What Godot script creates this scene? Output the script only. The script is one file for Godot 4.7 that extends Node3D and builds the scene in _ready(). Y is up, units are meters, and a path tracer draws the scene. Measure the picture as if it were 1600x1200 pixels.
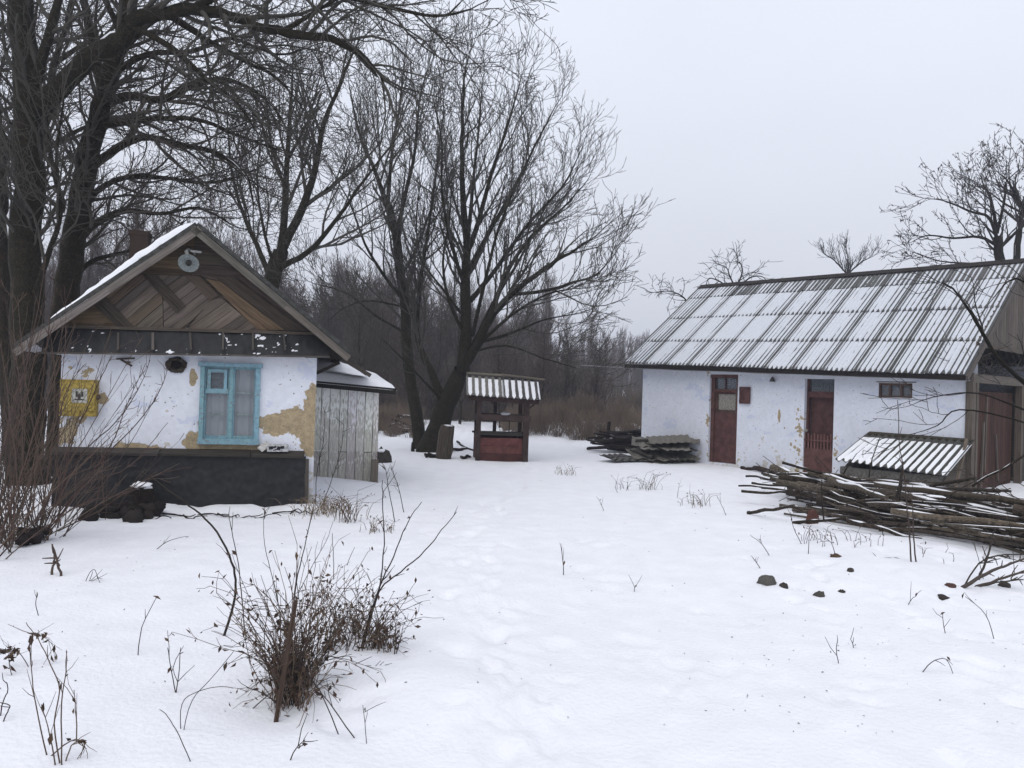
extends Node3D
# A snowed-in farmyard: whitewashed summer kitchen, plank lean-to, well, barn, woodpile and bare trees under an overcast sky.

var rg := RandomNumberGenerator.new()
var M := {}
var counts := {}
var cam_basis := Basis.IDENTITY
const EYE := Vector3(0, 1.6, 0)
const FOC := 1200.0
var lumps := FastNoiseLite.new()
var drift := FastNoiseLite.new()
var dents := {}
var HOUSE := Transform3D.IDENTITY
var BARN := Transform3D.IDENTITY

# ------------------------------------------------------------------ mesh builder
class MB:
	var v := PackedVector3Array()
	var n := PackedVector3Array()
	var c := PackedColorArray()
	var t := PackedVector2Array()
	var ix := PackedInt32Array()
	var col := Color(1, 1, 1)
	func quad(a: Vector3, b: Vector3, d: Vector3, e: Vector3, ua := Vector2.ZERO, ub := Vector2.ZERO, ud := Vector2.ZERO, ue := Vector2.ZERO):
		# a b d e run counter-clockwise seen from outside
		var nn := (b - a).cross(d - a)
		if nn.length_squared() < 1e-14:
			nn = (d - a).cross(e - a)
		nn = nn.normalized()
		var k := v.size()
		v.append(a); v.append(b); v.append(d); v.append(e)
		for i in 4:
			n.append(nn); c.append(col)
		t.append(ua); t.append(ub); t.append(ud); t.append(ue)
		ix.append_array(PackedInt32Array([k, k + 2, k + 1, k, k + 3, k + 2]))
	func tri(a: Vector3, b: Vector3, d: Vector3):
		var nn := (b - a).cross(d - a).normalized()
		var k := v.size()
		v.append(a); v.append(b); v.append(d)
		for i in 3:
			n.append(nn); c.append(col); t.append(Vector2.ZERO)
		ix.append_array(PackedInt32Array([k, k + 2, k + 1]))
	# box: centre, half sizes, basis; the texture's long grain runs along the longest side
	func box(ctr: Vector3, h: Vector3, b := Basis.IDENTITY, off := Vector2.ZERO, taper := 1.0):
		var g := 0
		if h.y > h.x and h.y >= h.z: g = 1
		elif h.z > h.x and h.z > h.y: g = 2
		var P := []
		for i in 8:
			var s := Vector3(1 if i & 1 else -1, 1 if i & 2 else -1, 1 if i & 4 else -1)
			var q := h * s
			if taper != 1.0 and s.y > 0: q = Vector3(q.x * taper, q.y, q.z * taper)
			P.append(q)
		var F := [[4, 5, 7, 6, 2], [1, 0, 2, 3, 2], [5, 1, 3, 7, 0], [0, 4, 6, 2, 0], [6, 7, 3, 2, 1], [0, 1, 5, 4, 1]]
		for f in F:
			var uvs := []
			for k in 4:
				var p: Vector3 = P[f[k]]
				var ax: int = f[4]
				var u: float
				var w: float
				if ax == g:
					u = p[(ax + 1) % 3]; w = p[(ax + 2) % 3]
				else:
					w = p[g]; u = p[3 - ax - g]
				uvs.append(Vector2(u, w) + off)
			quad(ctr + b * P[f[0]], ctr + b * P[f[1]], ctr + b * P[f[2]], ctr + b * P[f[3]], uvs[0], uvs[1], uvs[2], uvs[3])
	# board between two points, with its broad side facing `face`
	func board(a: Vector3, b: Vector3, wide: float, thick: float, face: Vector3, off := Vector2.ZERO):
		var y := (b - a).normalized()
		var z := (face - y * face.dot(y)).normalized()
		box((a + b) * 0.5, Vector3(wide * 0.5, (b - a).length() * 0.5, thick * 0.5), Basis(y.cross(z), y, z), off)
	func tube(p: PackedVector3Array, r: PackedFloat32Array, s: int, cap := false, squash := 1.0):
		var m := p.size()
		if m < 2: return
		var base := v.size()
		var tg := (p[1] - p[0]).normalized()
		var x := tg.cross(Vector3.UP if absf(tg.y) < 0.9 else Vector3.RIGHT).normalized()
		var ln := 0.0
		for i in m:
			if i > 0: ln += p[i].distance_to(p[i - 1])
			var nt := tg
			if i == 0: nt = (p[1] - p[0])
			elif i == m - 1: nt = (p[i] - p[i - 1])
			else: nt = (p[i + 1] - p[i - 1])
			tg = nt.normalized()
			x = (x - tg * x.dot(tg)).normalized()
			var y := tg.cross(x)
			var rr := r[i]
			for k in s:
				var a := TAU * k / s
				var o := x * cos(a) + y * sin(a)
				n.append(o)
				if squash != 1.0: o.y *= squash
				v.append(p[i] + o * rr)
				c.append(col)
				t.append(Vector2(float(k) / s * 4.0 * maxf(r[0], 0.03), ln))
		for i in m - 1:
			var q := base + i * s
			for k in s:
				var k2 := (k + 1) % s
				ix.append(q + k); ix.append(q + s + k); ix.append(q + k2)
				ix.append(q + k2); ix.append(q + s + k); ix.append(q + s + k2)
		if cap:
			for e in 2:
				var q := base + (m - 1) * s * e
				var nn := (p[0] - p[1]).normalized() if e == 0 else (p[m - 1] - p[m - 2]).normalized()
				var kc := v.size()
				v.append(p[(m - 1) * e]); n.append(nn); c.append(col.lightened(0.1)); t.append(Vector2.ZERO)
				for k in s:
					v.append(v[q + k]); n.append(nn); c.append(col.lightened(0.1)); t.append(Vector2(cos(k), sin(k)) * 0.03)
				for k in s:
					var k2 := (k + 1) % s
					if e == 0: ix.append_array(PackedInt32Array([kc, kc + 1 + k, kc + 1 + k2]))
					else: ix.append_array(PackedInt32Array([kc, kc + 1 + k2, kc + 1 + k]))
	# prism from a polygon in the xy plane, front at z1
	func prism(poly: PackedVector2Array, z0: float, z1: float, grain := 0.0, off := Vector2.ZERO):
		if Geometry2D.is_polygon_clockwise(poly): poly.reverse()
		var tr := Geometry2D.triangulate_polygon(poly)
		if tr.is_empty(): return
		var gd := Vector2(cos(grain), sin(grain))
		for side in 2:
			var k := v.size()
			for p in poly:
				v.append(Vector3(p.x, p.y, z1 if side == 0 else z0)); n.append(Vector3(0, 0, 1 if side == 0 else -1)); c.append(col)
				t.append(Vector2(p.dot(gd.orthogonal()), p.dot(gd)) + off)
			for i in range(0, tr.size(), 3):
				var a := tr[i]; var b := tr[i + 1]; var d := tr[i + 2]
				if (poly[b] - poly[a]).cross(poly[d] - poly[a]) < 0: var sw := b; b = d; d = sw
				if side == 0: ix.append_array(PackedInt32Array([k + a, k + d, k + b]))
				else: ix.append_array(PackedInt32Array([k + a, k + b, k + d]))
		for i in poly.size():
			var a := poly[i]; var b := poly[(i + 1) % poly.size()]
			quad(Vector3(a.x, a.y, z0), Vector3(b.x, b.y, z0), Vector3(b.x, b.y, z1), Vector3(a.x, a.y, z1), Vector2(0, a.dot(gd)) + off, Vector2(0, b.dot(gd)) + off, Vector2(0.02, b.dot(gd)) + off, Vector2(0.02, a.dot(gd)) + off)
	# smooth grid: rows of points, same length; front side is where (along row) x (to next row) points
	func grid(rows: Array, uvs: Array = []):
		var h := rows.size()
		var w: int = rows[0].size()
		var k := v.size()
		for j in h:
			for i in w:
				var p: Vector3 = rows[j][i]
				var dx: Vector3 = rows[j][mini(i + 1, w - 1)] - rows[j][maxi(i - 1, 0)]
				var dy: Vector3 = rows[mini(j + 1, h - 1)][i] - rows[maxi(j - 1, 0)][i]
				v.append(p); n.append(dx.cross(dy).normalized()); c.append(col)
				t.append(uvs[j][i] if uvs else Vector2(p.x, p.z))
		for j in h - 1:
			for i in w - 1:
				var q := k + j * w + i
				ix.append_array(PackedInt32Array([q, q + w + 1, q + 1, q, q + w, q + w + 1]))
	# lump: a noisy ellipsoid
	func blob(ctr: Vector3, r: Vector3, seed_: int, rough := 0.25, su := 10, sv := 7, b := Basis.IDENTITY):
		var nz := FastNoiseLite.new()
		nz.seed = seed_; nz.frequency = 0.9
		var rows := []
		for j in sv + 1:
			var row := []
			var th := PI * j / sv
			for i in su + 1:
				var ph := TAU * i / su
				var d := Vector3(sin(th) * cos(ph), cos(th), -sin(th) * sin(ph))
				row.append(ctr + b * (d * r * (1.0 + rough * nz.get_noise_3dv(d * 1.7))))
			rows.append(row)
		rows.reverse()
		grid(rows)
	func mesh() -> ArrayMesh:
		var m := ArrayMesh.new()
		if v.is_empty(): return m
		var a := []
		a.resize(Mesh.ARRAY_MAX)
		a[Mesh.ARRAY_VERTEX] = v; a[Mesh.ARRAY_NORMAL] = n; a[Mesh.ARRAY_COLOR] = c; a[Mesh.ARRAY_TEX_UV] = t; a[Mesh.ARRAY_INDEX] = ix
		m.add_surface_from_arrays(Mesh.PRIMITIVE_TRIANGLES, a)
		return m

# ------------------------------------------------------------------ scene tree helpers
func numbered(called: String) -> String:
	var k: int = counts.get(called, 0)
	counts[called] = k + 1
	return called if k == 0 else "%s_%03d" % [called, k]

func meta(o: Node, label := "", category := "", group := "", kind := ""):
	if label: o.set_meta("label", label)
	if category: o.set_meta("category", category)
	if group: o.set_meta("group", group)
	if kind: o.set_meta("kind", kind)

func thing(called: String, label: String, category: String, tr := Transform3D.IDENTITY, group := "") -> Node3D:
	var o := Node3D.new()
	o.name = numbered(called)
	add_child(o)
	o.transform = tr
	meta(o, label, category, group)
	return o

func part(parent: Node, called: String, shape, mat: Material, label := "") -> MeshInstance3D:
	var o := MeshInstance3D.new()
	o.name = called
	o.mesh = shape.mesh() if shape is MB else shape
	o.material_override = mat
	parent.add_child(o, true)
	if label: o.set_meta("label", label)
	return o

func single(called: String, shape, mat: Material, label: String, category: String, group := "", kind := "") -> MeshInstance3D:
	var o := MeshInstance3D.new()
	o.name = numbered(called)
	o.mesh = shape.mesh() if shape is MB else shape
	o.material_override = mat
	add_child(o)
	meta(o, label, category, group, kind)
	return o

func rf(a: float, b: float) -> float: return rg.randf_range(a, b)
func rv() -> Vector3: return Vector3(rf(-1, 1), rf(-1, 1), rf(-1, 1))
func tone(col: Color, d := 0.12) -> Color:
	var k := 1.0 + rf(-d, d)
	return Color(col.r * k, col.g * k * (1.0 + rf(-0.03, 0.03)), col.b * k * (1.0 + rf(-0.04, 0.04)))

# ------------------------------------------------------------------ surveying: sight lines from where the photographer stood
func sight(u: float, v: float) -> Vector3:
	return cam_basis * Vector3((u - 800.0) / FOC, -(v - 600.0) / FOC, -1.0)
func at(u: float, v: float, d: float) -> Vector3:
	var r := sight(u, v)
	return EYE + r * (d / -r.z)
func on_ground(u: float, v: float, lift := 0.0) -> Vector3:
	var r := sight(u, v)
	var y := 0.0
	var p := Vector3.ZERO
	for i in 3:
		p = EYE + r * ((y - EYE.y) / r.y)
		y = gy(p.x, p.z) + lift
	return p
func on_wall(w: Transform3D, u: float, v: float, off := 0.0) -> Vector2:
	var r := sight(u, v)
	var o := w.origin + w.basis.z * off
	var p := EYE + r * ((o - EYE).dot(w.basis.z) / r.dot(w.basis.z))
	var q := w.affine_inverse() * p
	return Vector2(q.x, q.y)

func gy(x: float, z: float) -> float:
	var far := clampf((-z - 22.0) / 25.0, 0.0, 1.0)
	var y := lumps.get_noise_2d(x, z) * (0.07 + 0.25 * far) + drift.get_noise_2d(x, z * 1.4) * 0.018
	# snow banked against the plinth of the house
	var hx := (x + 4.014) * 0.969 - (z + 9.679) * 0.247; var hz := (x + 4.014) * 0.247 + (z + 9.679) * 0.969
	if absf(hx) < 2.0 and absf(hz) < 1.2: y += (0.07 + 0.09 * drift.get_noise_2d(x * 1.6, z * 1.6)) * exp(-(hz - 0.22) ** 2 / 0.05) * clampf((2.0 - absf(hx)) * 2.0, 0.0, 1.0)
	# drifts and humps
	y += 0.07 * exp(-((x + 0.45) ** 2 / 0.35 + (z + 4.05) ** 2 / 0.16))
	y -= 0.05 * exp(-((x + 1.05) ** 2 / 0.06 + (z + 3.75) ** 2 / 0.05))
	y += 0.10 * exp(-((x - 4.6) ** 2 / 0.8 + (z + 8.3) ** 2 / 0.5))
	y += 0.10 * exp(-((x - 3.4) ** 2 / 0.7 + (z + 7.0) ** 2 / 1.0))
	y += 0.10 * exp(-((x + 3.2) ** 2 / 0.9 + (z + 12.2) ** 2 / 0.3))
	y += 0.6 * exp(-((x - 2.2) ** 2 / 2.2 + (z + 28.0) ** 2 / 3.0)) + 0.5 * exp(-((x - 4.4) ** 2 / 1.2 + (z + 27.0) ** 2 / 2.0)) + 0.4 * exp(-((x - 0.9) ** 2 / 0.8 + (z + 26.0) ** 2 / 2.0)) + 0.12 * lumps.get_noise_2d(x * 9.0, z * 9.0) * clampf((-z - 22.0) / 3.0, 0.0, 1.0) * clampf((40.0 + z) / 6.0, 0.0, 1.0)
	return y

# ------------------------------------------------------------------ textures and materials
func noise(freq: float, seed_: int, oct := 4, type := FastNoiseLite.TYPE_SIMPLEX_SMOOTH) -> FastNoiseLite:
	var f := FastNoiseLite.new()
	f.frequency = freq; f.seed = seed_; f.fractal_octaves = oct; f.noise_type = type
	return f

func texture(im: Image) -> ImageTexture:
	im.generate_mipmaps()
	return ImageTexture.create_from_image(im)

func seamless(freq: float, seed_: int, size := 512, oct := 5) -> Image:
	return noise(freq, seed_, oct).get_seamless_image(size, size)

# grey multiplier texture from a noise image: lo..hi in sRGB
func mult(freq: float, seed_: int, lo: Color, hi: Color, size := 512, oct := 5) -> Texture2D:
	var nt := NoiseTexture2D.new()
	nt.width = size; nt.height = size; nt.seamless = true
	nt.noise = noise(freq, seed_, oct)
	var g := Gradient.new()
	g.set_color(0, lo); g.set_color(1, hi)
	nt.color_ramp = g
	return nt

func streaks(sx: float, sy: float, seed_: int, lo: float, hi: float, warm := 0.0, cracks := 0.55) -> ImageTexture:
	var w := 256; var h := 512
	var im := Image.create(w, h, true, Image.FORMAT_RGB8)
	var a := noise(1.0, seed_, 3); var b := noise(1.0, seed_ + 7, 2)
	for y in h:
		for x in w:
			# mirrored so that it tiles
			var xx := float(mini(x, w - x)); var yy := float(mini(y, h - y))
			var k := 0.5 + 0.55 * a.get_noise_2d(xx * sx, yy * sy) + 0.35 * b.get_noise_2d(xx * sx * 0.25, yy * sy * 0.6)
			var cr := a.get_noise_2d(xx * sx * 2.3 + 400.0, yy * sy * 0.5)
			if cr > cracks: k -= 0.5
			k = clampf(k, 0.0, 1.0)
			var g := lerpf(lo, hi, k)
			im.set_pixel(x, y, Color(g, g * (1.0 - warm * 0.5), g * (1.0 - warm)))
	return texture(im)

func mat(called: String, albedo: Color, rough: float, tex: Texture2D = null, scale := 1.0, vcol := false, tri := false) -> StandardMaterial3D:
	var m := StandardMaterial3D.new()
	m.resource_name = called
	m.albedo_color = albedo
	m.roughness = rough
	m.metallic_specular = 0.3
	m.albedo_texture = tex
	m.uv1_scale = Vector3.ONE * scale
	m.vertex_color_use_as_albedo = vcol
	m.uv1_triplanar = tri
	M[called] = m
	return m

func bump(m: StandardMaterial3D, tex: Texture2D, cm: float):
	m.heightmap_enabled = true
	m.heightmap_texture = tex
	m.heightmap_scale = cm

func lin(r: float, g: float, b: float) -> Color: return Color(r, g, b).linear_to_srgb()

func make_materials():
	var wood := streaks(0.2, 0.006, 11, 0.62, 1.0, 0.05, 0.5)
	var bark := streaks(0.16, 0.03, 23, 0.45, 1.0, 0.08, 0.4)
	var mottle := mult(0.02, 5, Color(0.62, 0.62, 0.62), Color(1, 1, 1))
	var fine := mult(0.08, 9, Color(0.7, 0.7, 0.7), Color(1, 1, 1))
	bump(mat("wood", Color.WHITE, 0.85, wood, 1.6, true), wood, 0.12)
	M.wood.uv1_scale = Vector3(1.8, 0.7, 1)
	bump(mat("bark", Color.WHITE, 0.9, bark, 1.3, true), bark, 1.2)
	bump(mat("dead_wood", Color.WHITE, 0.9, bark, 1.3, true), bark, 1.0)
	# grey-green lichen and old brown patches on the bark
	M.bark.detail_enabled = true
	M.bark.detail_blend_mode = BaseMaterial3D.BLEND_MODE_MUL
	M.bark.detail_albedo = mult(0.012, 19, Color(0.72, 0.78, 0.66), Color(1.0, 0.94, 0.88), 256, 4)
	mat("twig", Color.WHITE, 0.85, null, 1.0, true)
	mat("leaf", Color.WHITE, 0.8, null, 1.0, true)
	M.leaf.backlight_enabled = true
	M.leaf.backlight = Color(0.15, 0.1, 0.07)
	var snow := mat("snow", lin(0.80, 0.81, 0.845), 0.75, mult(0.012, 41, Color(0.965, 0.965, 0.97), Color(1, 1, 1)), 0.4, false, true)
	snow.uv1_world_triplanar = true
	snow.metallic_specular = 0.2
	bump(snow, mult(0.05, 77, Color.BLACK, Color.WHITE, 1024, 6), 0.5)
	var cap := mat("snow_cap", lin(0.82, 0.83, 0.865), 0.8, null, 1.0, false, true)
	cap.uv1_world_triplanar = true
	bump(cap, mult(0.09, 78, Color.BLACK, Color.WHITE, 512, 4), 1.0)
	var fr := mat("frost", lin(0.66, 0.68, 0.725), 0.85, mult(0.03, 43, Color(0.86, 0.87, 0.88), Color(1, 1, 1)), 1.5, false, true)
	bump(fr, mult(0.09, 79, Color.BLACK, Color.WHITE, 256, 4), 0.4)
	mat("slate", Color.WHITE, 0.9, mottle, 1.3, true, true)
	bump(M.slate, fine, 0.2)
	mat("felt", lin(0.022, 0.022, 0.024), 0.62, mottle, 0.9, false, true)
	M.felt.metallic_specular = 0.4
	bump(M.felt, mult(0.01, 12, Color.BLACK, Color.WHITE, 256, 3), 4.0)
	mat("tin", Color.WHITE, 0.55, mottle, 3.0, true, true)
	mat("stone", Color.WHITE, 0.9, fine, 3.0, true, true)
	bump(M.stone, fine, 0.6)
	mat("paint", Color.WHITE, 0.6, mottle, 2.2, true, true)
	bump(M.paint, fine, 0.12)
	# peeling oil paint: bare grey wood shows through in flakes
	var pi := Image.create(256, 256, true, Image.FORMAT_RGB8)
	var pa := noise(0.05, 61, 4).get_seamless_image(256, 256); var pb := noise(0.02, 62, 3).get_seamless_image(256, 256)
	for y in 256:
		for x in 256:
			var k := pa.get_pixel(x, y).r + 0.5 * pb.get_pixel(x, y).r
			pi.set_pixel(x, y, Color(0.95, 0.83, 0.80) if k > 0.98 else Color(1, 1, 1) * (0.86 + 0.2 * pb.get_pixel(x, y).r) if k > 0.5 else Color(1.0, 0.97, 0.95))
	mat("blue_paint", Color.WHITE, 0.6, texture(pi), 1.4, true, true)
	var ri := Image.create(256, 256, true, Image.FORMAT_RGB8)
	var ra := noise(0.06, 63, 4).get_seamless_image(256, 256); var rb := noise(0.015, 64, 3).get_seamless_image(256, 256)
	for y in 256:
		for x in 256:
			var q := rb.get_pixel(x, y).r; var k := ra.get_pixel(x, y).r
			var g := 0.72 + 0.28 * q
			ri.set_pixel(x, y, Color(0.95, 1.0, 1.0) if k + 0.35 * q > 0.93 else Color(0.6, 0.6, 0.6) if k < 0.2 else Color(g, g, g))
	mat("worn_paint", Color.WHITE, 0.7, texture(ri), 1.1, true, true)
	# old whitewash left on the upper half of weathered planks, ragged where it has worn off
	var wi := Image.create(256, 512, true, Image.FORMAT_RGB8)
	var wa := noise(1.0, 71, 4); var wb := noise(1.0, 72, 3)
	for y in 512:
		for x in 256:
			var xx := float(mini(x, 256 - x))
			var yy := (y if y < 256 else y - 512) / 512.0
			var s := wa.get_noise_2d(xx * 0.16, yy * 7.0) + 0.5 * wb.get_noise_2d(xx * 0.03, yy * 5.0)
			var g := 0.78 + 0.18 * wa.get_noise_2d(xx * 0.5, yy * 3.0 + 50.0)
			var k := Color(g, g * 0.985, g * 0.95)
			if s * 1.3 + yy * 1.5 > -0.1: k = k.lerp(Color(1.0, 1.0, 1.0), clampf((s * 1.3 + yy * 1.5 + 0.1) * 1.6, 0.1, 0.9))
			if wb.get_noise_2d(xx * 0.9, yy * 1.2 + 20.0) > 0.62: k = k * 0.6
			wi.set_pixel(x, y, k)
	mat("washed_wood", Color.WHITE, 0.88, texture(wi), 1.0, true)
	mat("cloth", lin(0.30, 0.32, 0.325), 0.9, mult(0.006, 31, Color(0.8, 0.8, 0.8), Color(1, 1, 1)), 1.0, false, true)
	var gl := mat("glass", Color(0.6, 0.65, 0.7, 0.12), 0.06)
	gl.transparency = BaseMaterial3D.TRANSPARENCY_ALPHA
	gl.metallic_specular = 0.5
	mat("concrete", lin(0.16, 0.15, 0.135), 0.95, mottle, 1.5, false, true)

func px(im: Image, x: int, y: int, k: Color): im.set_pixel(x, y, k)

# limewash over clay: where the lime has come away, the ochre clay shows. w, h in metres
func lime_wall(w: float, h: float, ppm: float, x0: float, clay_at: Array, blue: float, dirt: float, seed_: int) -> Array:
	var iw := int(w * ppm); var ih := int(h * ppm)
	var im := Image.create(iw, ih, true, Image.FORMAT_RGB8)
	var hm := Image.create(iw, ih, true, Image.FORMAT_L8)
	var a := noise(2.2, seed_, 5); var b := noise(9.0, seed_ + 1, 4); var e := noise(0.9, seed_ + 2, 4); var f := noise(30.0, seed_ + 3, 2)
	for y in ih:
		var yy := h - (y + 0.5) / ppm
		for x in iw:
			var xx := x0 + (x + 0.5) / ppm
			var n1 := a.get_noise_2d(xx, yy); var n2 := b.get_noise_2d(xx, yy)
			var k := Color(0.855, 0.865, 0.895)
			k = k * (1.0 + 0.035 * n2 + 0.03 * n1)
			# older bluish wash under flaked patches
			var bl := e.get_noise_2d(xx * 1.3 + 30.0, yy * 1.9) + 0.35 * n2
			var hgt := 0.75 + 0.1 * n1 + 0.08 * n2
			if bl > 0.34 - blue:
				k = k.lerp(Color(0.765, 0.79, 0.86), clampf((bl - 0.34 + blue) * 7.0, 0.0, 0.7)); hgt -= 0.1
			# splashed yellowish stains near the foot of the wall, with ragged outlines
			if dirt > 0.0 and n1 + 0.5 * n2 + (0.25 - yy) * 1.3 * dirt > 0.22: k = k.lerp(Color(0.66, 0.62, 0.53), 0.45)
			for q in clay_at:
				# q: x, y, rx, ry, strength
				var dd := 1.0 - Vector2((xx - q[0]) / q[2], (yy - q[1]) / q[3]).length()
				var m: float = dd * q[4] + 0.5 * n1 + 0.34 * n2 - 0.12
				if m > 0.0:
					var cl := Color(0.62, 0.56, 0.455) * (1.0 + 0.14 * n2 + 0.10 * f.get_noise_2d(xx, yy))
					k = k.lerp(cl, clampf(m * 25.0, 0.0, 1.0)); hgt = minf(hgt, 0.3 + 0.15 * n2)
			if f.get_noise_2d(xx * 0.6 + 9.0, yy * 0.6) > 0.66 and n1 > 0.05:
				k = k.lerp(Color(0.45, 0.42, 0.36), 0.8); hgt -= 0.25
			im.set_pixel(x, y, k); hm.set_pixel(x, y, Color(hgt, hgt, hgt))
	return [texture(im), texture(hm)]

# ------------------------------------------------------------------ walls
func pierced(mb: MB, x0: float, x1: float, y0: float, y1: float, holes: Array, thick: float, uw: float, uh: float, ux := 0.0):
	var xs := [x0, x1]; var ys := [y0, y1]
	for q in holes:
		for k in [q[0], q[2]]:
			if not xs.has(k): xs.append(k)
		for k in [q[1], q[3]]:
			if not ys.has(k) and k > y0: ys.append(k)
	xs.sort(); ys.sort()
	var uv := func(x, y): return Vector2((x - ux) / uw, 1.0 - y / uh)
	for i in xs.size() - 1:
		for j in ys.size() - 1:
			var cx: float = (xs[i] + xs[i + 1]) / 2; var cy: float = (ys[j] + ys[j + 1]) / 2
			var open := false
			for q in holes:
				if cx > q[0] and cx < q[2] and cy > q[1] and cy < q[3]: open = true
			if open: continue
			var a: float = xs[i]; var b: float = xs[i + 1]; var c: float = ys[j]; var d: float = ys[j + 1]
			mb.quad(Vector3(a, c, 0), Vector3(b, c, 0), Vector3(b, d, 0), Vector3(a, d, 0), uv.call(a, c), uv.call(b, c), uv.call(b, d), uv.call(a, d))
			mb.quad(Vector3(b, c, -thick), Vector3(a, c, -thick), Vector3(a, d, -thick), Vector3(b, d, -thick), uv.call(b, c), uv.call(a, c), uv.call(a, d), uv.call(b, d))
	for q in holes:
		var a: float = q[0]; var c: float = q[1]; var b: float = q[2]; var d: float = q[3]
		var t := -thick
		mb.quad(Vector3(a, c, 0), Vector3(a, d, 0), Vector3(a, d, t), Vector3(a, c, t), uv.call(a, c), uv.call(a, d), uv.call(a + 0.1, d), uv.call(a + 0.1, c))
		mb.quad(Vector3(b, d, 0), Vector3(b, c, 0), Vector3(b, c, t), Vector3(b, d, t), uv.call(b, d), uv.call(b, c), uv.call(b + 0.1, c), uv.call(b + 0.1, d))
		mb.quad(Vector3(a, d, 0), Vector3(b, d, 0), Vector3(b, d, t), Vector3(a, d, t), uv.call(a, d), uv.call(b, d), uv.call(b, d), uv.call(a, d))
		mb.quad(Vector3(b, c, 0), Vector3(a, c, 0), Vector3(a, c, t), Vector3(b, c, t), uv.call(b, c), uv.call(a, c), uv.call(a, c), uv.call(b, c))

# planks: a region of the xy plane filled with parallel boards, each a part
func planked(parent: Node, region: PackedVector2Array, ang: float, wide: float, z: float, cols: Array, called := "plank"):
	var d := Vector2(cos(ang), sin(ang)); var o := d.orthogonal()
	var lo := 1e9; var hi := -1e9; var l0 := 1e9; var l1 := -1e9
	for p in region:
		lo = minf(lo, p.dot(o)); hi = maxf(hi, p.dot(o)); l0 = minf(l0, p.dot(d)); l1 = maxf(l1, p.dot(d))
	var s := lo
	while s < hi:
		var w := wide * rf(0.85, 1.15)
		var e := minf(s + w, hi)
		var strip := PackedVector2Array([o * s + d * l0, o * s + d * l1, o * (e - 0.005) + d * l1, o * (e - 0.005) + d * l0])
		for poly in Geometry2D.intersect_polygons(region, strip):
			if poly.size() < 3 or absf(area(poly)) < 0.0015: continue
			var mb := MB.new()
			mb.col = tone(cols[rg.randi() % cols.size()], 0.2)
			var zz := z + rf(0.0, 0.008)
			mb.prism(poly, zz - 0.02, zz, ang, Vector2(rf(0, 3), rf(0, 3)))
			part(parent, called, mb, M.wood)
		s += w

func area(p: PackedVector2Array) -> float:
	var s := 0.0
	for i in p.size(): s += p[i].cross(p[(i + 1) % p.size()])
	return s * 0.5

const GREY_WOOD := Color(0.105, 0.092, 0.082)
const BROWN_WOOD := Color(0.115, 0.082, 0.058)
const TAN_WOOD := Color(0.235, 0.172, 0.115)
const DARK_WOOD := Color(0.042, 0.035, 0.030)

func snow_patch(mb: MB, pts: Callable, nu: int, nv: int):
	var rows := []
	for j in nv + 1:
		var row := []
		for i in nu + 1: row.append(pts.call(float(i) / nu, float(j) / nv))
		rows.append(row)
	mb.grid(rows)

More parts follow.
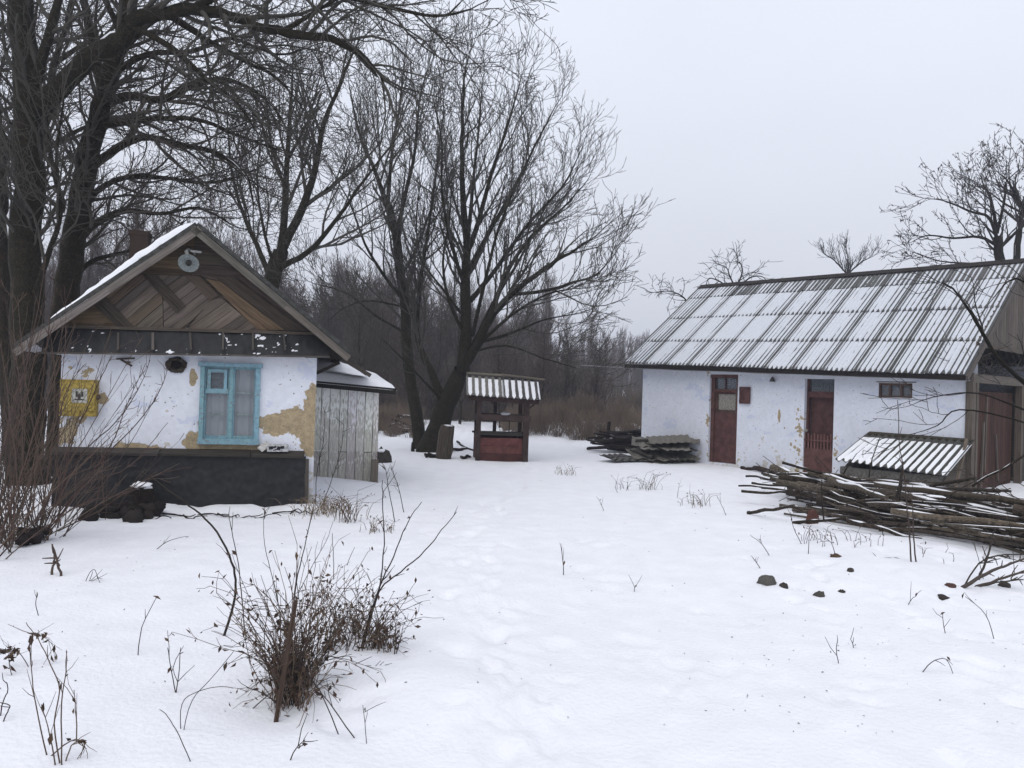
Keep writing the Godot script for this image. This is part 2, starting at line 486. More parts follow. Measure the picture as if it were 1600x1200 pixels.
# ------------------------------------------------------------------ the small house
func house():
	var a := 0.2496
	var t := thing("small_house", "small whitewashed house with plank gable, blue window and black plinth", "house", HOUSE)
	var W := HOUSE
	var w0 := -1.5; var w1 := 1.5; var dep := 4.4; var top := 2.25
	var wn0 := on_wall(W, 311, 692); var wn1 := on_wall(W, 407, 575)
	var win := [wn0.x, wn0.y, wn1.x, wn1.y]
	var tex := lime_wall(3.0, 2.25, 300.0, -1.5, [[1.48, 1.3, 0.16, 0.3, 1.3], [1.32, 1.1, 0.3, 0.2, 1.3], [1.02, 1.04, 0.26, 0.16, 1.3], [1.46, 0.82, 0.14, 0.25, 1.0], [-0.01, 1.63, 0.055, 0.11, 0.8], [0.03, 0.80, 0.13, 0.14, 1.3], [0.45, 0.735, 0.5, 0.07, 1.7], [-0.62, 0.72, 0.3, 0.07, 0.8], [-1.36, 0.9, 0.16, 0.2, 0.6], [-1.03, 1.33, 0.06, 0.08, 0.6], [-1.35, 1.68, 0.15, 0.06, 0.2], [0.1, 1.0, 0.05, 0.25, 0.35]], 0.02, 0.4, 3)
	var lm := mat("lime_house", Color.WHITE, 0.93, tex[0])
	bump(lm, tex[1], 0.9)
	var mb := MB.new()
	pierced(mb, w0, w1, -0.3, top, [win], 0.32, 3.0, 2.25, -1.5)
	part(t, "front_wall", mb, lm, "flaking white limewash over ochre clay")
	mb = MB.new()
	mb.box(Vector3(w1 - 0.16, 0.97, -0.322 - (dep - 0.32) / 2), Vector3(0.157, 1.27, (dep - 0.32) / 2))
	part(t, "side_wall", mb, lm)
	mb = MB.new()
	mb.box(Vector3(w0 + 0.16, 0.97, -0.322 - (dep - 0.32) / 2), Vector3(0.157, 1.27, (dep - 0.32) / 2))
	part(t, "side_wall", mb, lm)
	mb = MB.new()
	mb.box(Vector3(0, 0.97, -dep + 0.1), Vector3(1.18, 1.27, 0.1))
	mb.prism(PackedVector2Array([Vector2(-1.7, 2.1), Vector2(1.7, 2.1), Vector2(0, 3.4)]), -dep + 0.02, -dep + 0.2)
	part(t, "back_wall", mb, lm)
	mb = MB.new(); mb.col = Color(0.14, 0.122, 0.106)
	mb.box(Vector3(0, 2.262, -dep / 2), Vector3(1.49, 0.01, dep / 2 - 0.05))
	part(t, "ceiling_board", mb, M.wood)
	# plinth of roofing felt with an old plank ledge
	mb = MB.new()
	var rows := []
	for j in 7:
		var row := []
		for i in 25:
			var x := lerpf(-1.52, 1.4, i / 24.0)
			row.append(Vector3(x, lerpf(-0.35, 0.655, j / 6.0), 0.13 + 0.035 * lumps.get_noise_2d(x * 30.0, j * 6.0) + (0.03 if j < 4 else 0.0) * sin(x * 5.0)))
		rows.append(row)
	mb.grid(rows)
	mb.quad(Vector3(1.4, -0.35, 0.13), Vector3(1.4, -0.35, 0.0), Vector3(1.4, 0.655, 0.0), Vector3(1.4, 0.655, 0.13))
	mb.quad(Vector3(-1.52, -0.35, 0.0), Vector3(-1.52, -0.35, 0.13), Vector3(-1.52, 0.655, 0.13), Vector3(-1.52, 0.655, 0.0))
	part(t, "plinth", mb, M.felt, "black roofing felt nailed round the plinth")
	for q in [[-1.54, -0.35, 0.70], [-0.34, 0.72, 0.692], [0.73, 1.38, 0.682]]:
		mb = MB.new(); mb.col = tone(Color(0.075, 0.068, 0.062))
		mb.board(Vector3(q[0], q[2], 0.09), Vector3(q[1], q[2] - 0.008, 0.09), 0.19, 0.035, Vector3(0, 1, 0.25), Vector2(rf(0, 2), 0))
		part(t, "ledge_board", mb, M.wood)
	mb = MB.new(); mb.col = Color(0.14, 0.13, 0.12)
	mb.board(Vector3(1.425, 0.0, 0.12), Vector3(1.415, 0.62, 0.11), 0.05, 0.03, Vector3(0, 0, 1))
	part(t, "corner_batten", mb, M.wood)
	# gable boards
	var g := func(u, v): return on_wall(W, u, v, 0.03)
	var tri := PackedVector2Array([Vector2(-1.62, 2.20), Vector2(1.62, 2.20), Vector2(0.02, 3.46)])
	var clip := func(poly): 
		var r := Geometry2D.intersect_polygons(tri, poly)
		return r[0] if r.size() else PackedVector2Array()
	var P := func(a_): 
		var o := PackedVector2Array()
		for q in a_: o.append(g.call(q[0], q[1]))
		return clip.call(o)
	var greys := [Color(0.17, 0.148, 0.13), Color(0.145, 0.125, 0.11), Color(0.195, 0.168, 0.146)]
	var browns := [Color(0.185, 0.148, 0.115), Color(0.205, 0.165, 0.128)]
	var darks := [Color(0.085, 0.072, 0.062), Color(0.105, 0.087, 0.073)]
	planked(t, P.call([[150, 428], [308, 330], [300, 430]]), 0.0, 0.16, 0.03, [TAN_WOOD * 0.75, Color(0.12, 0.09, 0.065)], "gable_board")
	planked(t, P.call([[300, 430], [308, 330], [400, 434]]), 0.0, 0.2, 0.03, [darks[1], Color(0.085, 0.07, 0.06)], "gable_board")
	planked(t, P.call([[196, 513], [148, 466], [222, 429], [232, 429], [254, 456], [255, 516]]), 0.78, 0.11, 0.03, browns + greys, "gable_board")
	planked(t, P.call([[60, 515], [145, 465], [194, 513]]), 0.1, 0.14, 0.025, [Color(0.10, 0.07, 0.05), TAN_WOOD * 0.7], "gable_board")
	planked(t, P.call([[138, 470], [158, 455], [212, 514], [188, 514]]), -0.75, 0.13, 0.042, darks, "gable_board")
	planked(t, P.call([[223, 429], [246, 430], [290, 478], [276, 490]]), -0.75, 0.13, 0.046, darks, "gable_board")
	planked(t, P.call([[246, 430], [290, 431], [330, 470], [290, 512], [300, 517], [256, 516], [255, 456], [262, 450]]), 0.72, 0.1, 0.03, greys, "gable_board")
	planked(t, P.call([[288, 430], [312, 431], [342, 462], [328, 470]]), -0.72, 0.15, 0.046, darks, "gable_board")
	planked(t, P.call([[330, 468], [346, 466], [408, 517], [290, 517]]), 0.68, 0.12, 0.03, greys, "gable_board")
	planked(t, P.call([[322, 436], [344, 440], [444, 516], [404, 517]]), -0.62, 0.13, 0.04, [TAN_WOOD, TAN_WOOD * 0.8], "gable_board")
	planked(t, P.call([[312, 431], [400, 434], [520, 519], [446, 517], [344, 440]]), -0.62, 0.14, 0.03, darks + [Color(0.10, 0.08, 0.068)], "gable_board")
	mb = MB.new(); mb.col = Color(0.14, 0.122, 0.106)
	mb.prism(PackedVector2Array([Vector2(-1.62, 2.19), Vector2(1.62, 2.19), Vector2(0.02, 3.44)]), -0.05, -0.01)
	part(t, "gable_backing", mb, M.wood)
	# felted apron below the gable, with battens and bits of snow
	mb = MB.new()
	rows = []
	for j in 4:
		var row := []
		for i in 33:
			var x := lerpf(-1.66, 1.66, i / 32.0); var k := j / 3.0
			row.append(Vector3(x, lerpf(1.895, 2.215, k) + 0.025 * x, lerpf(0.21, 0.055, k) + 0.012 * drift.get_noise_2d(x * 30.0, j * 9.0)))
		rows.append(row)
	mb.grid(rows)
	mb.quad(Vector3(-1.66, 1.853, -0.02), Vector3(1.66, 1.935, -0.02), Vector3(1.66, 1.935, 0.21), Vector3(-1.66, 1.853, 0.21))
	part(t, "apron", mb, M.felt, "torn black felt apron with snow caught on it")
	for u in [185, 239, 297, 349, 395, 443]:
		var p0 := on_wall(W, u, 520, 0.08); var p1 := on_wall(W, u + rf(-2, 3), 549, 0.22)
		mb = MB.new(); mb.col = tone(Color(0.16, 0.15, 0.14), 0.3)
		mb.board(Vector3(p0.x, p0.y, 0.085), Vector3(p1.x, p1.y + 0.02, 0.222), rf(0.02, 0.032), 0.015, Vector3(0, 0.4, 1))
		part(t, "batten", mb, M.wood)
	mb = MB.new(); mb.col = Color(0.12, 0.105, 0.09)
	mb.board(Vector3(-1.64, 2.19, 0.075), Vector3(1.6, 2.245, 0.075), 0.035, 0.03, Vector3(0, 0, 1))
	part(t, "apron_rail", mb, M.wood)
	mb = MB.new(); mb.col = Color(0.15, 0.14, 0.13)
	mb.board(Vector3(-1.66, 1.866, 0.19), Vector3(1.66, 1.948, 0.19), 0.05, 0.018, Vector3(0, 1, 0.1))
	part(t, "drip_board", mb, M.wood)
	mb = MB.new()
	var fel := noise(1.0, 33, 4)
	rows = []
	for j in 16:
		var row := []
		for i in 150:
			var x := lerpf(-1.5, 1.35, i / 149.0); var k := j / 15.0
			var f := fel.get_noise_2d(x * 5.0, k * 3.6) + 0.5 * fel.get_noise_2d(x * 23.0, k * 8.0)
			var lvl := -0.55 if x < -0.55 else (-0.24 - 0.8 * k if x < 0.2 else -0.42)
			if j == 0 or j == 15: lvl = -1.0
			row.append(Vector3(x, lerpf(1.895, 2.2, k) + 0.025 * x, lerpf(0.21, 0.062, k)) + Vector3(0, 0.35, 1).normalized() * clampf((f + lvl) * 0.04, -0.02, 0.01))
		rows.append(row)
	mb.grid(rows)
	part(t, "apron_snow", mb, M.snow_cap).set_meta("kind", "stuff")
	# roof slopes, bargeboards, snow
	var apex := Vector3(0.025, 3.5, 0.32)
	for s in [-1.0, 1.0]:
		var ev := Vector3(1.90 * s, 1.95 + (0.06 if s > 0 else -0.02), 0.32)
		var back := Vector3(0, 0, -dep - 0.6)
		var nn := (ev - apex).cross(back).normalized()
		if nn.y < 0: nn = -nn
		mb = MB.new(); mb.col = Color(0.09, 0.088, 0.085)
		var dn := -nn * 0.05
		var A := apex + nn * 0.03; var B := ev + nn * 0.03
		var q8 := [A, B, B + back, A + back]
		if s < 0: q8 = [B, A, A + back, B + back]
		mb.quad(q8[0], q8[1], q8[2], q8[3])
		mb.quad(q8[3] + dn, q8[2] + dn, q8[1] + dn, q8[0] + dn)
		for i in 4:
			var p: Vector3 = q8[i]; var p2: Vector3 = q8[(i + 1) % 4]
			mb.quad(p + dn, p2 + dn, p2, p)
		var ro := part(t, "roof_slope", mb, M.slate)
		# bargeboard, in two lengths
		var dir := (ev - apex).normalized()
		var split := 0.52 if s < 0 else 0.6
		for k in 2:
			var b0 := apex.lerp(ev, 0.0 if k == 0 else split) - nn * 0.07 + Vector3(0, 0, 0.012)
			var b1 := apex.lerp(ev, split if k == 0 else 1.02) - nn * 0.07 + Vector3(0, 0, 0.012)
			mb = MB.new(); mb.col = tone(Color(0.25, 0.235, 0.215) if s < 0 else Color(0.17, 0.158, 0.145), 0.08)
			mb.board(b0, b1, 0.085, 0.026, Vector3(0, 0, 1), Vector2(rf(0, 2), rf(0, 2)))
			part(t, "bargeboard", mb, M.wood)
		mb = MB.new(); mb.col = Color(0.05, 0.045, 0.04)
		for z in [-0.55, -1.5, -2.5, -3.5, -4.5]:
			mb.board(apex + Vector3(0, -0.1, z - 0.3), ev + Vector3(-0.05 * s, -0.04, z - 0.3), 0.07, 0.09, Vector3(0, 0, 1))
		part(t, "rafters", mb, M.wood)
		# snow on the slope
		mb = MB.new()
		var left: bool = s < 0
		var Pn := func(i: float, j: float):
			var base: Vector3 = A.lerp(B, i) + back * j
			var thick := 0.075 if left else 0.004
			var f := noise(1.0, 4, 3).get_noise_2d(i * 6.0, j * 9.0)
			var edge := minf(minf(i, 1.0 - i) * 14.0, minf(j * 400.0, (1.0 - j) * 60.0))
			var gap := 0.0
			if left: gap = clampf((i - 0.42) * 2.0, 0, 1) * 0.075
			return base + nn * (thick * clampf(edge, 0, 1) + 0.03 * f - gap - (0.012 if edge <= 0.0 else 0.0) - (0.0 if left else 0.012))
		if left: snow_patch(mb, func(i, j): return Pn.call(1.0 - i, maxf(0.0, (j - 0.02) / 0.98) ** 1.5 if j > 0.0 else 0.0), 60, 30)
		else: snow_patch(mb, Pn, 40, 16)
		part(ro, "roof_snow", mb, M.snow_cap)
	# chimney
	mb = MB.new(); mb.col = Color(0.060, 0.040, 0.032)
	mb.box(Vector3(-0.98, 3.0, -1.5), Vector3(0.115, 0.62, 0.12), Basis.IDENTITY, Vector2.ZERO, 1.0)
	mb.box(Vector3(-0.98, 3.64, -1.5), Vector3(0.125, 0.03, 0.13))
	part(t, "chimney", mb, M.stone, "rust-brown chimney stack")
	# window
	var wd := Node3D.new(); wd.name = "window"; t.add_child(wd, true)
	wd.set_meta("label", "peeling light blue window with small vent sash")
	var blue := Color(0.20, 0.345, 0.40)
	var fr := func(x0, y0, x1, y1, z, th, called):
		var m2 := MB.new(); m2.col = tone(blue, 0.07)
		m2.box(Vector3((x0 + x1) / 2, (y0 + y1) / 2, z), Vector3(absf(x1 - x0) / 2, absf(y1 - y0) / 2, th / 2))
		part(wd, called, m2, M.blue_paint)
	var X0: float = win[0]; var Y0: float = win[1]; var X1: float = win[2]; var Y1: float = win[3]
	fr.call(X0 - 0.005, Y0 + 0.06, X0 + 0.046, Y1, 0.0, 0.11, "frame_side")
	fr.call(X1 - 0.05, Y0 + 0.06, X1 + 0.005, Y1, 0.0, 0.11, "frame_side")
	fr.call(X0 - 0.03, Y1, X1 + 0.03, Y1 + 0.05, 0.01, 0.13, "frame_head")
	fr.call(X0 - 0.012, Y0 - 0.01, X1 + 0.012, Y0 + 0.06, 0.015, 0.13, "sill")
	var gx0 := X0 + 0.046; var gx1 := X1 - 0.05; var gm := (gx0 + gx1) / 2 + 0.012
	fr.call(gm - 0.022, Y0 + 0.06, gm + 0.022, Y1, -0.012, 0.06, "mullion")
	for s in 2:
		var a0 := gx0 if s == 0 else gm + 0.022
		var a1 := gm - 0.022 if s == 0 else gx1
		fr.call(a0, Y0 + 0.06, a0 + 0.02, Y1, -0.02, 0.04, "sash_stile")
		fr.call(a1 - 0.02, Y0 + 0.06, a1, Y1, -0.02, 0.04, "sash_stile")
		fr.call(a0 + 0.02, Y0 + 0.06, a1 - 0.02, Y0 + 0.095, -0.02, 0.04, "sash_rail")
		fr.call(a0 + 0.02, Y1 - 0.03, a1 - 0.02, Y1, -0.02, 0.04, "sash_rail")
		var h := Y1 - Y0 - 0.06
		for k in [0.335, 0.64]:
			if s == 0 and k > 0.5: continue
			var yy: float = Y0 + 0.06 + h * k
			var m3 := MB.new(); m3.col = Color(0.30, 0.36, 0.37)
			m3.box(Vector3((a0 + a1) / 2, yy, -0.022), Vector3((a1 - a0) / 2 - 0.028, 0.009, 0.012))
			part(wd, "glazing_bar", m3, M.paint)
		if s == 0:
			var vy := Y0 + 0.06 + h * 0.66
			fr.call(a0 + 0.01, vy - 0.03, a1 - 0.01, vy + 0.03, -0.004, 0.05, "vent_rail")
			fr.call(a0 + 0.03, vy + 0.03, a0 + 0.07, Y1 - 0.035, 0.0, 0.045, "vent_stile")
			fr.call(a1 - 0.07, vy + 0.03, a1 - 0.03, Y1 - 0.035, 0.0, 0.045, "vent_stile")
			fr.call(a0 + 0.07, Y1 - 0.075, a1 - 0.07, Y1 - 0.035, 0.0, 0.045, "vent_rail")
		var pane_rows := [[0.0, 0.335], [0.335, 0.64], [0.64, 1.0]]
		for q in pane_rows:
			mb = MB.new()
			mb.box(Vector3((a0 + a1) / 2, Y0 + 0.06 + h * (q[0] + q[1]) / 2, -0.03), Vector3((a1 - a0) / 2 - 0.02, h * (q[1] - q[0]) / 2, 0.0015))
			part(wd, "pane", mb, M.glass)
	# net curtains behind the panes, the vent pane left clear
	mb = MB.new()
	rows = []
	for j in 2:
		var row := []
		for i in 41:
			var x := lerpf(gx0, gx1, i / 40.0)
			row.append(Vector3(x, Y0 + 0.03 if j == 0 else (Y1 - 0.29 if x < gm else Y1 - 0.02), -0.075 + 0.012 * sin(x * 60.0) + 0.006 * sin(x * 143.0)))
		rows.append(row)
	mb.grid(rows)
	part(wd, "curtain", mb, M.cloth)
	# frayed flue hole and a splintered board under the eave
	var vp := on_wall(W, 276, 570)
	mb = MB.new(); mb.col = Color(0.10, 0.085, 0.068)
	for k in 26:
		var an := TAU * k / 26.0
		var q := Vector3(vp.x + cos(an) * 0.095, vp.y + sin(an) * 0.075, 0.02)
		mb.col = tone(Color(0.075, 0.062, 0.05), 0.4)
		mb.blob(q, Vector3(rf(0.02, 0.045), rf(0.02, 0.035), rf(0.02, 0.05)), k, 0.9, 6, 4)
	var fh := part(t, "flue_hole", mb, M.stone, "ragged dark flue hole stuffed with wadding")
	mb = MB.new(); mb.col = Color(0.02, 0.018, 0.016)  # dark colour stands in for the depth of the hole; the wall is solid
	mb.blob(Vector3(vp.x, vp.y, 0.003), Vector3(0.085, 0.065, 0.012), 3, 0.2, 12, 6)
	part(fh, "dark_plug", mb, M.stone)
	for q in [[183, 561, 212, 560], [190, 562, 208, 572], [196, 566, 205, 566]]:
		var s0 := on_wall(W, q[0], q[1]); var s1 := on_wall(W, q[2], q[3])
		mb = MB.new(); mb.col = tone(Color(0.09, 0.07, 0.055))
		mb.board(Vector3(s0.x, s0.y, 0.03), Vector3(s1.x, s1.y, 0.06), 0.02, 0.02, Vector3(0, 0, 1))
		part(t, "splinter", mb, M.wood)
	# lower roof of the rear annex with its struts, right of the house
	mb = MB.new(); mb.col = Color(0.10, 0.095, 0.088)
	var r0 := on_wall(W, 527, 553, -1.6); var r1 := on_wall(W, 577, 585, -1.6)
	var za := -1.6; var zb := -2.35
	for k in 3:
		var i0 := k / 3.0; var i1 := (k + 1) / 3.0 - 0.01
		mb = MB.new(); mb.col = tone(Color(0.085, 0.08, 0.074), 0.2)
		var pa := Vector3(r0.x - 0.5, r0.y + 0.36, lerpf(za, zb, i0)) + Vector3(0, 0, 0.2); var pb := Vector3(r1.x, r1.y, lerpf(za, zb, i0) + 0.2)
		mb.board(pa + Vector3(0, 0, -0.33), pb + Vector3(0, 0, -0.33), 0.25, 0.03, Vector3(0.5, 1, 0), Vector2(k, 0))
		part(t, "annex_roof_board", mb, M.wood)
	mb = MB.new(); mb.col = Color(0.10, 0.09, 0.082)
	mb.board(Vector3(r0.x - 0.1, r0.y + 0.03, za + 0.02), Vector3(r1.x + 0.02, r1.y - 0.02, za + 0.02), 0.06, 0.04, Vector3(0, 0, 1))
	part(t, "annex_verge", mb, M.wood)
	var s2 := on_wall(W, 491, 585, -1.7); var s3 := on_wall(W, 520, 572, -1.7)
	mb = MB.new(); mb.col = Color(0.06, 0.053, 0.047)
	mb.board(Vector3(s2.x - 0.2, s2.y - 0.1, -1.7), Vector3(s3.x + 0.1, s3.y + 0.06, -1.7), 0.05, 0.05, Vector3(0, 0, 1))
	part(t, "strut", mb, M.wood)
	mb = MB.new(); mb.col = Color(0.07, 0.062, 0.054)
	mb.board(Vector3(s2.x - 0.2, r0.y + 0.01, -1.66), Vector3(r0.x + 0.05, r0.y - 0.04, -1.66), 0.09, 0.05, Vector3(0, 0, 1))
	part(t, "annex_beam", mb, M.wood)

	# lamp under the gable point
	var lp := on_wall(W, 294, 408, 0.42)
	var l := thing("gable_lamp", "round enamel yard lamp on a bent bracket under the gable point", "lamp", W * Transform3D(Basis.IDENTITY, Vector3(lp.x, lp.y, 0.36)))
	var lt := Basis(Vector3.RIGHT, -0.95)
	mb = MB.new(); mb.col = Color(0.30, 0.34, 0.33)
	lathe(mb, [[0.002, 0.02], [0.03, 0.02], [0.035, 0.0], [0.075, -0.012], [0.118, -0.03], [0.122, -0.036], [0.116, -0.034], [0.07, -0.02], [0.03, -0.008], [0.002, -0.006]], 24, lt)
	part(l, "lamp_shade", mb, M.tin)
	mb = MB.new(); mb.col = Color(0.05, 0.045, 0.04)
	lathe(mb, [[0.03, 0.0], [0.034, -0.03], [0.03, -0.055], [0.018, -0.06], [0.002, -0.058]], 14, lt)
	part(l, "socket", mb, M.tin)
	mb = MB.new(); mb.col = Color(0.35, 0.35, 0.34)
	mb.tube(PackedVector3Array([Vector3(0, 0.0, -0.01), Vector3(-0.02, 0.07, -0.06), Vector3(-0.045, 0.135, -0.07), Vector3(-0.03, 0.17, -0.12), Vector3(0.01, 0.16, -0.2), Vector3(0.02, 0.15, -0.33)]), PackedFloat32Array([0.03, 0.026, 0.022, 0.018, 0.016, 0.015]), 8, true)
	part(l, "bracket", mb, M.tin)
	mb = MB.new(); mb.col = Color(0.45, 0.45, 0.44)
	mb.board(Vector3(0.0, 0.15, -0.1), Vector3(0.12, 0.145, -0.12), 0.025, 0.008, Vector3(0, 0, 1))
	part(l, "wing_tab", mb, M.tin)

	# yellow gas cabinet
	var y0 := on_wall(W, 92, 650, 0.12); var y1 := on_wall(W, 151, 594, 0.12)
	var gb := thing("gas_cabinet", "dented yellow metal gas cabinet with white sticker on house wall", "cabinet", W * Transform3D(Basis.IDENTITY, Vector3((y0.x + y1.x) / 2, y0.y, 0.0)))
	var hw := (y1.x - y0.x) / 2; var hh := y1.y - y0.y
	mb = MB.new(); mb.col = Color(0.44, 0.32, 0.075)
	mb.box(Vector3(0, hh / 2, 0.06), Vector3(hw, hh / 2, 0.06))
	part(gb, "case", mb, M.paint)
	mb = MB.new(); mb.col = Color(0.48, 0.36, 0.09)
	mb.box(Vector3(0, hh / 2 + 0.02, 0.125), Vector3(hw - 0.012, hh / 2 - 0.05, 0.006))
	part(gb, "door", mb, M.paint)
	mb = MB.new(); mb.col = Color(0.58, 0.57, 0.52)
	mb.box(Vector3(0.02, hh * 0.56, 0.1325), Vector3(0.085, 0.085, 0.0015))
	var st := part(gb, "sticker", mb, M.paint, "white square sticker with dark flame mark")
	mb = MB.new(); mb.col = Color(0.08, 0.08, 0.07)
	for q in [[-0.03, 0.02, 0.012, 0.035], [0.0, -0.005, 0.014, 0.03], [0.03, 0.02, 0.012, 0.03], [0.0, -0.045, 0.05, 0.008]]:
		mb.box(Vector3(0.02 + q[0], hh * 0.56 + q[1], 0.1352), Vector3(q[2], q[3], 0.0008))
	part(st, "print", mb, M.paint)
	mb = MB.new(); mb.col = Color(0.12, 0.085, 0.06)
	mb.blob(Vector3(hw + 0.01, hh * 0.53, 0.09), Vector3(0.035, 0.03, 0.03), 8, 0.4)
	part(gb, "latch", mb, M.tin)

	# torn carton on the ledge
	var c0 := on_wall(W, 403, 700, 0.1)
	var bx := thing("torn_carton", "torn white carton with black print lying on the window ledge", "carton", W * Transform3D(Basis(Vector3.UP, 0.1), Vector3(c0.x + 0.19, 0.712, 0.09)))
	mb = MB.new(); mb.col = Color(0.62, 0.62, 0.63)
	mb.box(Vector3(0.05, 0.045, 0), Vector3(0.13, 0.045, 0.06))
	part(bx, "carton_body", mb, M.paint)
	mb = MB.new(); mb.col = Color(0.66, 0.65, 0.62)
	mb.board(Vector3(-0.17, 0.02, 0.03), Vector3(-0.06, 0.11, -0.02), 0.09, 0.006, Vector3(0.3, 1, 0.6))
	part(bx, "flap", mb, M.paint)
	mb = MB.new(); mb.col = Color(0.02, 0.02, 0.025)
	for q in [[-0.035, 0.05, 0.025, 0.02], [0.01, 0.06, 0.02, 0.012], [0.06, 0.045, 0.022, 0.022], [0.105, 0.055, 0.022, 0.018], [0.02, 0.025, 0.03, 0.006]]:
		mb.box(Vector3(q[0], q[1], 0.0612), Vector3(q[2], q[3], 0.0008), Basis(Vector3.BACK, rf(-0.5, 0.5)))
	part(bx, "print", mb, M.paint)

func lathe(mb: MB, prof: Array, seg: int, b := Basis.IDENTITY, ctr := Vector3.ZERO):
	var rows := []
	for q in prof:
		var row := []
		for i in seg + 1:
			var a := TAU * i / seg
			row.append(ctr + b * Vector3(cos(a) * q[0], q[1], sin(a) * q[0]))
		rows.append(row)
	mb.grid(rows)

# ------------------------------------------------------------------ plank lean-to behind the house
func lean_to():
	var R := Vector3(-2.14, 0, -12.42); var L := Vector3(-3.44, 0, -12.18)
	var dx := (R - L); var w := dx.length()
	var tr := Transform3D(Basis(Vector3.UP, atan2(-dx.z, dx.x)), L)
	var t := thing("lean_to_shed", "low plank shed with snowy roof leaning behind the small house", "shed", tr)
	var x := 0.0
	while x < w - 0.02:
		var wd := minf(rf(0.11, 0.16), w - x)
		var top := 1.56 - 0.07 * x
		var mb := MB.new(); mb.col = tone(Color(0.80, 0.80, 0.795), 0.08)
		mb.box(Vector3(x + wd / 2, (0.52 + top) / 2, 0), Vector3(wd / 2 - 0.004, (top - 0.52) / 2, 0.012), Basis(Vector3.BACK, rf(-0.008, 0.008)), Vector2(rf(0, 3), 0))
		part(t, "plank", mb, M.washed_wood)
		mb = MB.new(); mb.col = tone(Color(0.6, 0.59, 0.57), 0.12)
		mb.box(Vector3(x + wd / 2, 0.2, 0.006), Vector3(wd / 2 - 0.004, 0.315 + rf(-0.01, 0.01), 0.012), Basis.IDENTITY, Vector2(rf(0, 3), 0.68))
		part(t, "plank", mb, M.washed_wood)
		x += wd
	var bk := MB.new(); bk.col = Color(0.3, 0.285, 0.26); bk.box(Vector3(w / 2, 0.7, -0.04), Vector3(w / 2, 0.76, 0.012)); part(t, "backing", bk, M.wood)
	for q in [[0.16, 0.42, 0.09, 0.2, Color(0.15, 0.14, 0.13)], [0.30, 0.38, 0.045, 0.06, Color(0.03, 0.03, 0.03)]]:
		var mb := MB.new(); mb.col = q[4]
		mb.box(Vector3(q[0], q[1], 0.026), Vector3(q[2] / 2, q[3] / 2, 0.008))
		part(t, "patch", mb, M.wood)
	var mb := MB.new(); mb.col = Color(0.22, 0.20, 0.18)
	mb.box(Vector3(w - 0.03, 0.1, 0.05), Vector3(0.05, 0.3, 0.05))
	part(t, "corner_post", mb, M.wood)
	mb = MB.new(); mb.col = Color(0.2, 0.19, 0.18)
	mb.box(Vector3(w - 0.01, 0.75, -0.9), Vector3(0.012, 0.75, 0.88))
	part(t, "side_boarding", mb, M.wood)
	# fascia and roof
	mb = MB.new(); mb.col = Color(0.035, 0.032, 0.03)
	mb.board(Vector3(-0.3, 1.63, 0.2), Vector3(w + 0.26, 1.505, 0.2), 0.10, 0.035, Vector3(0, 0, 1))
	part(t, "fascia", mb, M.wood)
	var A := Vector3(-0.35, 1.66, 0.22); var B := Vector3(w + 0.28, 1.53, 0.22); var C := Vector3(w + 0.1, 1.66, -1.9); var D := Vector3(-0.35, 2.15, -1.9)
	mb = MB.new(); mb.col = Color(0.06, 0.055, 0.05)
	mb.quad(A, B, C, D); mb.quad(D - Vector3(0, 0.04, 0), C - Vector3(0, 0.04, 0), B - Vector3(0, 0.04, 0), A - Vector3(0, 0.04, 0))
	part(t, "roof", mb, M.wood)
	mb = MB.new()
	snow_patch(mb, func(i, j):
		var p := A.lerp(B, i).lerp(D.lerp(C, i), j)
		var e := clampf(minf(minf(i, 1.0 - i) * 10.0, minf(j, 1.0 - j) * 18.0), 0, 1)
		return p + Vector3(0, -0.01 + 0.19 * sqrt(e) * (1.0 - 0.35 * i) + 0.02 * drift.get_noise_2d(p.x * 3.0, p.z * 3.0) * e, 0), 26, 22)
	part(t, "roof_snow", mb, M.snow_cap)
	# dark stone by the shed
	var bp := on_ground(598, 722)
	mb = MB.new(); mb.col = Color(0.075, 0.07, 0.06)
	mb.blob(Vector3(0, 0.06, 0), Vector3(0.16, 0.2, 0.15), 44, 0.8, 16, 12)
	var o := thing("dark_boulder", "dark mossy boulder half hidden behind the shed corner", "boulder", Transform3D(Basis.IDENTITY, bp))
	part(o, "rock", mb, M.stone)
	mb = MB.new(); mb.blob(Vector3(-0.02, 0.235, 0), Vector3(0.1, 0.045, 0.11), 45, 0.3)
	part(o, "snow", mb, M.snow_cap)

# ------------------------------------------------------------------ corrugated sheets
# corner points: eave-left, eave-right, ridge-right, ridge-left; level: how full of snow (0 bare .. 1 buried)
func corrugated(A: Vector3, B: Vector3, C: Vector3, D: Vector3, waves: float, amp: float, lift: float, along := 5) -> MB:
	var mb := MB.new()
	var nn := (B - A).cross(D - A).normalized()
	for under in 2:
		var rows := []; var uvs := []
		var nu := int(waves * 6)
		for j in along + 1:
			var row := []; var uv := []
			for i in nu + 1:
				var fi := float(i) / nu; var fj := float(j) / along
				if under: fi = 1.0 - fi
				var p := A.lerp(B, fi).lerp(D.lerp(C, fi), fj)
				row.append(p + nn * (amp * cos(fi * waves * TAU) + lift - (0.008 if under else 0.0)))
				uv.append(Vector2(p.x, p.z))
			rows.append(row); uvs.append(uv)
		mb.grid(rows, uvs)
	return mb

